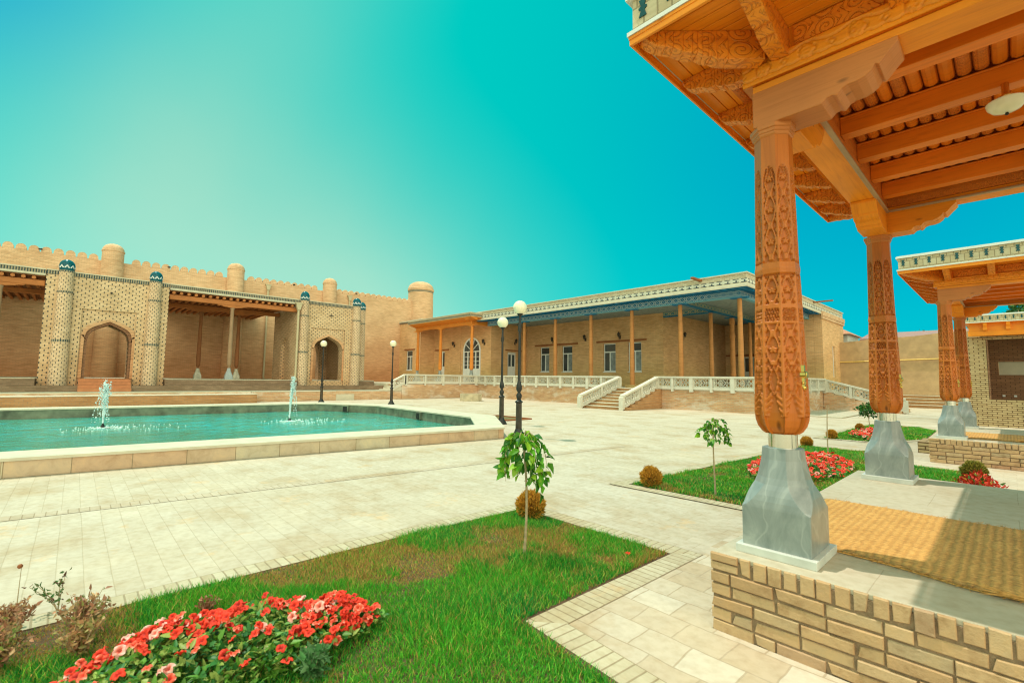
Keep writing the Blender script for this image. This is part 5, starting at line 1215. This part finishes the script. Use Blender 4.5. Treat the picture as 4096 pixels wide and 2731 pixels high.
street_lamp('globe street lamp beside the left end of the terrace balustrade',-24.6,13.5)
street_lamp('globe street lamp standing before the right fortress portal',-28.2,10.85)
t=thing('stone_planter','low round concrete planter in the courtyard corner by the terrace','planter',(-25.7,20.2,0))
m=MB().lathe(-25.7,20.2,[(.78,0),(.78,.5),(.66,.5),(.64,.38),(.01,.38)],10).build('planter_wall',M['concrete'],t)
MB().lathe(-25.7,20.2,[(.63,.381),(.4,.42),(.01,.44)],10).build('planter_soil',M['soil'],t)
t=thing('tree_pit','sunken square pit with a brick frame in the paving behind the two lamps','pit',(-13.6,12.6,0))
m=MB(); x0,x1,y0,y1=-14.75,-12.75,11.75,13.05
m.box(x0,x1,y0,y0+.1,.004,.05); m.box(x0,x1,y1-.1,y1,.004,.05); m.box(x0,x0+.1,y0+.1,y1-.1,.004,.05); m.box(x1-.1,x1,y0+.1,y1-.1,.004,.05); m.build('frame',M['lintel'],t)
m=MB(); m.box(x0+.1,x1-.1,y0+.1,y1-.1,.003,.012); m.build('pit_soil',M['soil'],t)
# ================================================================== FAR RIGHT BACKGROUND
t=thing('plaster_wall','long mud plastered wall with a rounded top behind the second pavilion','wall',(-4,43,0))
m=MB(); xs=[-9.2+.35*k for k in range(36)]
lo=[(x,0) for x in xs]; hi=[(x,4.62+.058*(x+8.65)+.09*math.sin(x*1.7)*.4) for x in xs]; m.strip(lo,hi,'y',43.0,43.7)
cap_=[(x,h+.12) for x,h in hi]; m.strip(hi,cap_,'y',43.12,43.6); m.build('wall',M['plaster'],t)
m=MB(); m.tube([(-9,42.93,3.17),(-5.08,42.93,3.27),(3,42.93,3.47)],.045,6); m.build('gas_pipe',M['gaspipe'],t,True)
t=thing('brick_steps','wide brick steps at the foot of the plastered wall','steps',(-3.5,41.5,0))
for k in range(4):
    m=MB(); m.box(-9.5,3.0,40.9+.5*k,42.95,.2*k+.001,.2*(k+1)-.03); s_=m.build('step',M['steps'],t)
    m=MB(); m.box(-9.5,3.0,40.86+.5*k,42.95,.2*(k+1)-.029,.2*(k+1)); m.build('tread',M['coping'],s_,org=ORG[t.name])
t=thing('roofed_shed','low building with a faded pink metal roof behind the plastered wall','building',(-2,48,0))
m=MB(); m.box(-8.0,6,45.5,50,0,5.0); m.build('wall',M['whitewall'],t)
m=MB(); m.prism([(44.6,4.9),(44.6,5.02),(48.5,5.75),(48.5,5.6)],'x',-7.9,6); m.build('roof',M['pinkroof'],t)
t=thing('small_house','small whitewashed house with a red hipped roof beyond the hall','house',(-10,46,0))
m=MB(); m.box(-12,-8.75,45,49,0,5.45); m.build('wall',M['whitewall'],t)
m=MB(); m.add([(-12.2,44.6,5.46),(-8.45,44.6,5.46),(-8.45,49.4,5.46),(-12.2,49.4,5.46),(-11.2,46.5,6.2),(-9.6,46.5,6.2),(-9.6,47.5,6.2),(-11.2,47.5,6.2)],[(3,2,1,0),(0,1,5,4),(1,2,6,5),(2,3,7,6),(3,0,4,7),(4,5,6,7)]); m.build('roof',M['tileroof'],t)
m=MB(); m.box(-14,-5.15,24.9,33.5,.003,.05) ; struct(m.build('pavement',M['slab']))
# brick kiosk with its own timber eave
t=thing('brick_kiosk','pale brick kiosk with a dark opening and orange eave at the right edge','building',(0,26,0))
m=MB(); wallY(m,-1.08,3.6,25.35,.35,0,3.40,[(-.57,2.4,1.02,3.30)]); m.build('front_wall',M['kiosk'],t)
m=MB(); m.box(-1.07,-.73,25.71,30,0,3.40); m.build('side_wall',M['kiosk'],t)
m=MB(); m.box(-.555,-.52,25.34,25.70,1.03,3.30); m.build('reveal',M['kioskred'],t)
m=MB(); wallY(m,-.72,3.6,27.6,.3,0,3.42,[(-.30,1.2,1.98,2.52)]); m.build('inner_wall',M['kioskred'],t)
m=MB(); m.box(-.29,1.19,27.75,27.80,1.98,2.52); m.build('inner_window',M['coping'],t)  # pale sheet stands in for light coming through the window
m=MB(); m.box(-.72,3.6,25.71,30,3.43,3.48); m.build('ceiling',M['whitewall'],t)
for x in (-.2,.12):
    m=MB(); m.box(x-.04,x+.04,27.57,27.6,1.10,1.17); m.build('socket',M['white'],t)
m=MB(); m.box(-1.02,3.7,25.0,25.32,3.42,3.60); m.build('beam',M['wood'],t,uv='long')
m=MB(); m.box(-1.0,3.7,25.02,25.3,3.601,3.89); m.build('upper_beam',M['wood'],t,uv='long')
for x in (-.55,.05,.65,1.25):
    m=MB(); eave_bracket(m,(x,24.78),(0,1),.5,.10,3.885); m.box(x-.06,x+.06,24.9,25.02,3.62,3.86); m.build('eave_bracket',M['wood'],t)
m=MB(); m.box(-1.07,3.8,24.77,30,3.886,3.9); m.build('soffit_boards',M['wood'],t)
cornice(t,-1.10,3.9,24.74,30.2,3.905)
# ================================================================== PLANTS
def leafmesh(name,P,D,N,L,Wd,cols,material,parent=None,fold=.25,org=None):
    """pointed folded leaves: P base, D direction, N up hint, L length, Wd width (arrays)"""
    D=D/np.linalg.norm(D,axis=1,keepdims=True); S_=np.cross(D,N); S_/=np.linalg.norm(S_,axis=1,keepdims=True)+1e-9; U_=np.cross(S_,D)
    L=L[:,None];Wd=Wd[:,None]; n=len(P)
    v=[P,P+D*L*.35+S_*Wd*.5+U_*Wd*fold,P+D*L*.45,P+D*L*.35-S_*Wd*.5+U_*Wd*fold,P+D*L*.75+S_*Wd*.28+U_*Wd*fold*.4-U_*L*.05,P+D*L*.75-S_*Wd*.28+U_*Wd*fold*.4-U_*L*.05,P+D*L-U_*L*.12]
    V=np.stack(v,1).reshape(-1,3); k=np.arange(n)*7
    T=[(0,2,1),(0,3,2),(1,2,4),(2,3,5),(2,5,6),(2,6,4)]
    F=np.concatenate([np.stack([k+a,k+b,k+c],1) for a,b,c in T])
    return rawmesh(name,V,F,material,parent,org,tone=np.repeat(cols,7,axis=0))
def rdir(n): 
    d=RNG.normal(size=(n,3)); return d/np.linalg.norm(d,axis=1,keepdims=True)
def sapling(label,x,y,hs,branches,leafL,ncol,bend=.03,seed=1,per=13,droop=.36,reach=.20,grp='young weeping saplings in the lawns',tr=.012):
    rg=np.random.default_rng(seed); t=thing('sapling',label,'tree',(x,y,0),grp)
    m=MB(); pts=[(x+bend*math.sin(2.2*s_+seed)*s_,y+.5*bend*math.cos(3*s_)*s_,hs*s_) for s_ in [k/7 for k in range(8)]]
    m.tube(pts,[tr*1.25]+[tr*(1.05-.35*k/7) for k in range(1,8)],8); m.build('trunk',M['trunk'],t,True)
    tip=Vector(pts[-1]); m=MB(); P=[];D=[]
    for b in range(branches):
        a=2*math.pi*b/branches+rg.uniform(-.3,.3); R_=reach*rg.uniform(.55,1.15); up=rg.uniform(.0,.10); dr=droop*rg.uniform(.5,1.1); q=[]
        for k in range(9):
            s_=k/8; q.append((tip.x+R_*math.sin(min(1.57,s_*2.0))*math.cos(a)*(1 if s_<.8 else .97),tip.y+R_*math.sin(min(1.57,s_*2.0))*math.sin(a),tip.z+up*math.sin(math.pi*min(1,s_*1.6))*1.2-dr*max(0,s_-.25)**1.5*1.5))
        m.tube(q,[.005-.0035*k/8 for k in range(9)],5)
        for k in range(per):
            s_=.15+.85*rg.random(); i=min(7,int(s_*8)); f=s_*8-i; c=np.array(q[i])*(1-f)+np.array(q[i+1])*f
            P.append(c+rg.normal(size=3)*.008); d=np.array([.55*math.cos(a)+rg.normal()*.55,.55*math.sin(a)+rg.normal()*.55,-.8+rg.normal()*.3]); D.append(d)
    br=m.build('branches',M['trunk'],t,True)
    if per:
        P=np.array(P);D=np.array(D);n=len(P); L=leafL*(.65+.7*rg.random(n)); c0=np.array([.11,.34,.018]);c1=np.array([.27,.48,.03]);c2=np.array([.035,.17,.015]); w=rg.random((n,1))
        C=np.where(w<.3,c2,np.where(w<.72,c0,c1))*(.75+.5*rg.random((n,1)))
        leafmesh('crown',P,D,np.tile([0.3,.1,1.],(n,1))+rg.normal(size=(n,3))*.4,L,L*.62,C,M['leaf'],t)
    return t
sapling('nearest weeping sapling with drooping leaves in the front lawn',-2.98,2.97,1.0,11,.078,None,.05,1,34,.42,.20)
sapling('weeping sapling with a sparse drooping crown in the middle lawn',-2.836,6.506,.93,9,.062,None,.03,4,24,.25,.19)
sapling('bare sapling with thin drooping twigs and no leaves, behind the first carved column',-2.818,12.206,.97,6,.06,None,.02,5,0,.16,.16,'bare saplings',.013)
t=thing('leafy_sapling','small sapling with a dense dark green crown in the far lawn','tree',(-3.046,17.957,0))
m=MB(); m.tube([(-3.046,17.957,0),(-3.03,17.95,.3),(-3.05,17.96,.62)],[.014,.012,.010],7)
for a in range(6): m.tube([(-3.05,17.96,.5),(-3.05+.13*math.cos(a),17.96+.13*math.sin(a),.72)],[.008,.003],5)
m.build('trunk',M['trunk'],t,True)
n=420; d=rdir(n); r=(RNG.random(n)**.45)[:,None]; P=np.array([-3.04,17.95,.74])+d*r*np.array([.28,.28,.22])+RNG.normal(size=(n,3))*.02
w=RNG.random((n,1)); C=np.where(w<.5,[.02,.10,.018],np.where(w<.8,[.045,.17,.02],[.10,.24,.03]))
leafmesh('crown',P,d+RNG.normal(size=(n,3))*.6,rdir(n),.085*(.6+.7*RNG.random(n)),.055*(.6+.6*RNG.random(n)),C,M['leaf'],t)
def ballbush(label,x,y,r,seed,cols,name='golden_bush',cat='bush',grp='clipped golden ball bushes at the lawn corners',n=2600,zc=None):
    rg=np.random.default_rng(seed); t=thing(name,label,cat,(x,y,0),grp); zc=zc or r*.98
    MB().ball((x,y,zc),r*.72,12,8).build('twig_core',plain_core,t,True)
    MB().lathe(x,y,[(.014,0),(.012,zc*.6)],6).build('stem',M['trunk'],t)
    d=rg.normal(size=(n,3)); d/=np.linalg.norm(d,axis=1,keepdims=True); d=d[d[:,2]>-.92]; n=len(d)
    lump=1+.07*np.sin(d[:,0]*7+seed)*np.cos(d[:,1]*6)+.05*np.sin(d[:,2]*9)
    P=np.array([x,y,zc])+d*(r*(.66+.30*rg.random(n))*lump)[:,None]; D=d+np.array([0,0,.55])+rg.normal(size=(n,3))*.35
    hi,lo,gr=[np.array(c) for c in cols]; k=rg.random((n,1)); low=np.clip((-d[:,2:3]+.05)*1.2+.35*(rg.random((n,1))-.5),0,1)
    C=(hi*k+lo*(1-k)); C=np.where(rg.random((n,1))<low*.55,gr,C)*(.7+.6*rg.random((n,1)))
    leafmesh('foliage',P,D,rdir(n),r*(.22+.16*rg.random(n)),r*(.07+.06*rg.random(n)),C,M['needle'],t)
    return t
plain_core=plain('twig_core',(.10,.05,.02),.95)
GB=((.66,.36,.05),(.48,.22,.03),(.16,.20,.03))
ballbush('golden ball bush behind the trunk of the nearest sapling',-3.74,3.82,.145,11,GB,n=3600)
ballbush('golden ball bush at the front corner of the middle lawn',-3.68,6.27,.142,12,GB,n=3000)
ballbush('golden ball bush half hidden behind the steel neck of the first carved column',-3.45,13.05,.125,13,GB)
ballbush('golden ball bush at the near corner of the far lawn, beside the bare sapling',-3.50,15.6,.125,14,GB)
ballbush('golden ball bush furthest away, by the leafy sapling in the far lawn',-3.46,18.95,.118,15,GB)
ballbush('olive green ball bush topped with gold at the right, before the second platform',-.47,10.72,.155,16,((.40,.30,.05),(.16,.18,.03),(.05,.11,.02)),grp=None,name='olive_bush')
# red leafed plant in front of it
t=thing('red_leaf_plant','clump of red and yellow leafed plants spilling beside the olive green bush','plant',(-.42,10.2,0))
n=620; q=RNG.normal(size=(n,2)); P=np.stack([-.42+.10*q[:,0],10.15+.33*q[:,1],np.zeros(n)],1); P[:,2]=.20*RNG.random(n)*np.exp(-(q**2).sum(1)/3.5)+.01
w=RNG.random((n,1)); C=np.where(w<.62,[.58,.04,.015],np.where(w<.82,[.34,.025,.012],np.where(w<.92,[.5,.33,.04],[.06,.16,.02])))*(.7+.6*RNG.random((n,1)))
leafmesh('leaves',P,np.stack([RNG.normal(size=n),RNG.normal(size=n),.5+RNG.random(n)],1),rdir(n),.07*(.6+.7*RNG.random(n)),.04*(.6+.6*RNG.random(n)),C,M['leaf'],t)
# ---- petunias
def flower_me(k,cols,R_=.027):
    rg=random.Random(k); V=[(0,0,-.012)];C=[cols[2]]; nl=5; T=[]
    N_=20
    for ring,(rad,z,c) in enumerate(((.28,.0,cols[1]),(.68,.008,cols[0]),(1.0,.004,cols[0]))):
        for i in range(N_):
            a=2*math.pi*i/N_; lob=1-.20*abs(math.cos(nl*a/2))**6*(1 if ring==2 else .25); e=1+rg.uniform(-.05,.05)
            V.append((R_*rad*lob*e*math.cos(a),R_*rad*lob*e*math.sin(a),z+(.004*math.cos(nl*a) if ring else 0)+rg.uniform(-.001,.001)-(.006 if ring==2 and rg.random()<.3 else 0)))
            C.append(cols[3] if ring==2 and abs(math.cos(nl*a/2))<.55 and len(cols)>3 and cols[3] else c)
    F=[(0,1+i,1+(i+1)%N_) for i in range(N_)]
    for r_ in range(2):
        for i in range(N_):
            a,b=1+r_*N_+i,1+r_*N_+(i+1)%N_; F+=[(a,a+N_,b+N_),(a,b+N_,b)]
    return np.array(V),np.array(F),np.array(C)
RED=((.86,.05,.016),(.60,.02,.008),(.18,.01,.01),None); COR=((.90,.14,.07),(.72,.05,.02),(.3,.02,.02),(.9,.50,.40)); PNK=((.90,.44,.36),(.74,.14,.09),(.35,.03,.03),(.9,.68,.60)); DRK=((.72,.04,.015),(.45,.015,.01),(.12,.005,.005),None)
FV=[flower_me(i,c) for i,c in enumerate((RED,COR,PNK,RED,DRK,RED,COR,DRK))]
def flower_patch(label,poly,hmax,nleaf,nflow,fs,asparts,seed,cat='flowers',lg=.05,sparse=None):
    rg=np.random.default_rng(seed); Pp=np.array(poly); lo,hi=Pp.min(0),Pp.max(0); cen=Pp.mean(0)
    t=thing('petunia_clump',label,cat,(cen[0],cen[1],0),'red petunia clumps in the lawns')
    def inside(k):
        out=[]
        while len(out)<k:
            q=lo+(hi-lo)*rg.random((k*2,2)); q=q[inpoly(q,poly)]; out+=list(q)
        return np.array(out[:k])
    def hgt(q):
        # distance to the outline gives a mound
        dm=np.full(len(q),9.)
        for i in range(len(poly)):
            a,b=Pp[i],Pp[(i+1)%len(poly)]; ab=b-a; tt=np.clip(((q-a)@ab)/(ab@ab),0,1); dm=np.minimum(dm,np.linalg.norm(q-a-tt[:,None]*ab,axis=1))
        return hmax*(.35+.65*np.clip(dm/(.28*min(hi-lo)),0,1)**.7)*(.72+.5*vnoise(q,4.5,seed))
    q=inside(nleaf); h=hgt(q); P=np.stack([q[:,0],q[:,1],h*(.15+.85*rg.random(nleaf)**.6)],1)
    w=rg.random((nleaf,1)); gr=vnoise(q,2.2,seed+3)[:,None]; C=np.where(w<.4,[.13,.31,.035],np.where(w<.72,[.05,.20,.04],[.34,.42,.09])); C=C*(.7+.5*rg.random((nleaf,1)))*(.8+.5*gr)
    D=np.stack([rg.normal(size=nleaf),rg.normal(size=nleaf),.25+.9*rg.random(nleaf)],1)
    leafmesh('foliage',P,D,np.tile([0,0,1.],(nleaf,1))+rg.normal(size=(nleaf,3))*.3,lg*(.6+.8*rg.random(nleaf)),lg*.55*(.6+.7*rg.random(nleaf)),C,M['leaf'],t)
    q=inside(nflow*2 if sparse else nflow)
    if sparse: q=q[(vnoise(q,3.2,seed+7)+.35*vnoise(q,9,seed+8)>.42)&~((q[:,0]>sparse[0]-.25)&(q[:,1]<sparse[1]+.25)&(rg.random(len(q))<.72))][:nflow]
    nflow=len(q); h=hgt(q)
    VS=[];FS=[];CS=[];off=0; fmes={}
    for i in range(nflow):
        k=rg.integers(0,len(FV)); V,F,C=FV[k]; th=rg.random()*6.28
        nrm=Vector((rg.normal()*.42+.12,rg.normal()*.42-.32,1)).normalized(); rot=nrm.to_track_quat('Z','Y').to_matrix()@Matrix.Rotation(th,3,'Z'); pz=h[i]+.008+.055*rg.random()**2; scl=fs*(.72+.5*rg.random())
        if i<asparts:
            if k not in fmes:
                o=rawmesh('flower',V,F,M['petal'],t,(0,0,0),tone=C,smooth=True); fmes[k]=o
            else: o=fmes[k].copy(); COL.objects.link(o)
            Mx=rot.to_4x4()*1; o.matrix_basis=Matrix.Translation((q[i][0]-cen[0],q[i][1]-cen[1],pz))@rot.to_4x4()@Matrix.Diagonal((scl,scl,scl,1))
        else:
            R3=np.array(rot)*scl; VS.append(V@R3.T+np.array([q[i][0],q[i][1],pz])); FS.append(F+off); CS.append(C); off+=len(V)
    if VS:
        o=rawmesh('flowers',np.concatenate(VS),np.concatenate(FS),M['petal'],t,tone=np.concatenate(CS),smooth=True); o['kind']='stuff'
    return t
flower_patch('big clump of coral red petunias in the foreground lawn',[(-2.62,1.22),(-2.75,1.52),(-3.05,1.40),(-3.34,.85),(-3.38,.42),(-3.17,.08),(-2.88,-.3),(-2.3,-.3),(-2.5,.5)],.20,4200,430,1.0,100,3,sparse=(-2.75,.75))
flower_patch('bed of red petunias in the middle lawn behind the first carved column',[(-2.25,8.1),(-2.9,7.9),(-3.3,8.9),(-3.38,10.0),(-2.9,11.2),(-2.35,11.2),(-1.98,10.5),(-1.92,9.1)],.17,3200,620,1.25,0,8,lg=.06)
flower_patch('small bed of pink red petunias in the far lawn by the second platform',[(-2.6,15.5),(-3.3,16.6),(-3.35,17.6),(-2.9,18.3),(-2.3,17.6),(-2.3,15.9)],.17,1300,300,1.5,0,9,lg=.08)
def single(label,x,y,sc,seed):
    t=thing('petunia',label,'flower',(x,y,0)); V,F,C=FV[0]; m=MB(); m.tube([(x,y,0),(x+.005,y,.05)],[.003,.002],5); m.build('stem',M['trunk'],t)
    o=rawmesh('flower',V*sc+np.array([x+.005,y,.052]),F,M['petal'],t,tone=C,smooth=True)
single('lone red petunia low in the grass near the right corner of the front lawn',-2.36,3.62,.9,1)
single('lone red petunia in the grass in front of the second carved column',-1.95,9.2,1.4,2)
# ---- weeds at the left edge of the front lawn
def weed(label,x,y,h,n,seed,cols,leafL,nm='weed'):
    rg=np.random.default_rng(seed); t=thing(nm,label,'plant',(x,y,0)); m=MB(); P=[];D=[]
    for k in range(n):
        a=rg.random()*6.28; R_=(.02 if n==1 else h*.55)*rg.random(); hh=h*(.6+.4*rg.random()) if n>1 else h
        q=[(x+R_*s_**1.4*math.cos(a),y+R_*s_**1.4*math.sin(a),hh*s_) for s_ in (0,.25,.5,.75,1)]; m.tube(q,[.0035,.003,.0027,.002,.0014],5)
        for s_ in np.linspace(.35,1,7 if n>1 else 2):
            i=min(3,int(s_*4)); f=s_*4-i; c=np.array(q[i])*(1-f)+np.array(q[i+1])*f
            for e in range(2): P.append(c+rg.normal(size=3)*.006); D.append(rg.normal(size=3)+np.array([0,0,.3]))
    m.build('stalks',M['trunk'],t,True); P=np.array(P);D=np.array(D);k=len(P); c=np.array(cols)[rg.integers(0,len(cols),k)]*(.7+.6*rg.random((k,1)))
    leafmesh('leaves',P,D,rdir(k),leafL*(.5+.8*rg.random(k)),leafL*.5*(.5+.7*rg.random(k)),c,M['leaf'],t); return t
t=weed('thin single stalk with a round seed head at the left edge of the front lawn',-4.30,-.17,.34,1,2,[(.25,.2,.08)],.02,'stalk_weed')
MB().ball((-4.288,-.17,.345),.014,8,6).build('seed_head',M['lintel'],t,True)
weed('spindly weed with a few dark leaves beside the thin stalk',-4.32,.02,.27,4,5,[(.06,.14,.03),(.12,.16,.04),(.16,.07,.04)],.04)
weed('bushy dry brown weed in the lower left corner of the front lawn',-3.62,-.20,.27,70,6,[(.48,.23,.12),(.40,.17,.09),(.24,.28,.06),(.52,.31,.14)],.035,'dry_weed')
weed('tall dry brown weed with reddish leaves left of the petunia clump',-3.80,.12,.25,60,16,[(.50,.24,.13),(.42,.18,.10),(.28,.28,.08),(.55,.34,.16)],.035,'dry_weed')
weed('low dry brown weed at the far left border of the front lawn',-4.02,-.18,.22,55,17,[(.50,.25,.13),(.42,.18,.10),(.52,.33,.15)],.033,'dry_weed')
weed('dry brown weed touching the lower left end of the petunia clump',-3.52,.12,.21,50,18,[(.52,.25,.12),(.32,.27,.08),(.52,.32,.14)],.034,'dry_weed')
weed('small dry reddish weed in the grass behind the big petunia clump',-3.62,.72,.12,16,8,[(.36,.16,.07),(.30,.12,.06)],.03,'dry_weed')
weed('pale green leafy plant at the right end of the big petunia clump',-2.52,1.0,.14,34,9,[(.10,.26,.08),(.16,.30,.12),(.07,.2,.06)],.06,'leafy_plant')
# shrubs seen over the far roofs
def farshrub(label,x,y,z0,r,hz,n,seed,stemz=0):
    rg=np.random.default_rng(seed); t=thing('tree',label,'tree',(x,y,0),None); m=MB(); m.tube([(x,y,0),(x+.1,y,z0*.5),(x,y,z0)],[.16,.12,.07],7)
    for a in range(5): m.tube([(x,y,z0*.7),(x+r*.6*math.cos(a*1.3),y+r*.6*math.sin(a*1.3),z0+hz*.5)],[.06,.02],5)
    m.build('trunk',M['trunk'],t,True); d=rg.normal(size=(n,3)); d/=np.linalg.norm(d,axis=1,keepdims=True); rad=rg.random(n)**.4
    P=np.array([x,y,z0+hz*.3])+d*rad[:,None]*np.array([r,r,hz])*(1+.25*np.sin(d[:,0:1]*5+seed)); w=rg.random((n,1)); C=np.where(w<.5,[.03,.10,.02],np.where(w<.8,[.06,.16,.03],[.12,.22,.05]))
    leafmesh('crown',P,d+rg.normal(size=(n,3))*.7,rng_dir(rg,n),.26*(.6+.7*rg.random(n)),.17*(.6+.6*rg.random(n)),C,M['leaf'],t)
def rng_dir(rg,n): 
    d=rg.normal(size=(n,3)); return d/np.linalg.norm(d,axis=1,keepdims=True)
farshrub('leafy tree top showing just above the brick kiosk roof at the right edge',1.05,38,5.2,1.3,.95,900,3)
for i,(x,lab) in enumerate(((-6.6,'low grey green tree top over the pink roof, left of the second carved column'),(-4.55,'low grey green tree top over the pink roof, right of the second carved column'))):
    farshrub(lab,x*1.29,58,5.55 if i==0 else 5.8,.8 if i==0 else 1.5,.5,380,5+i)
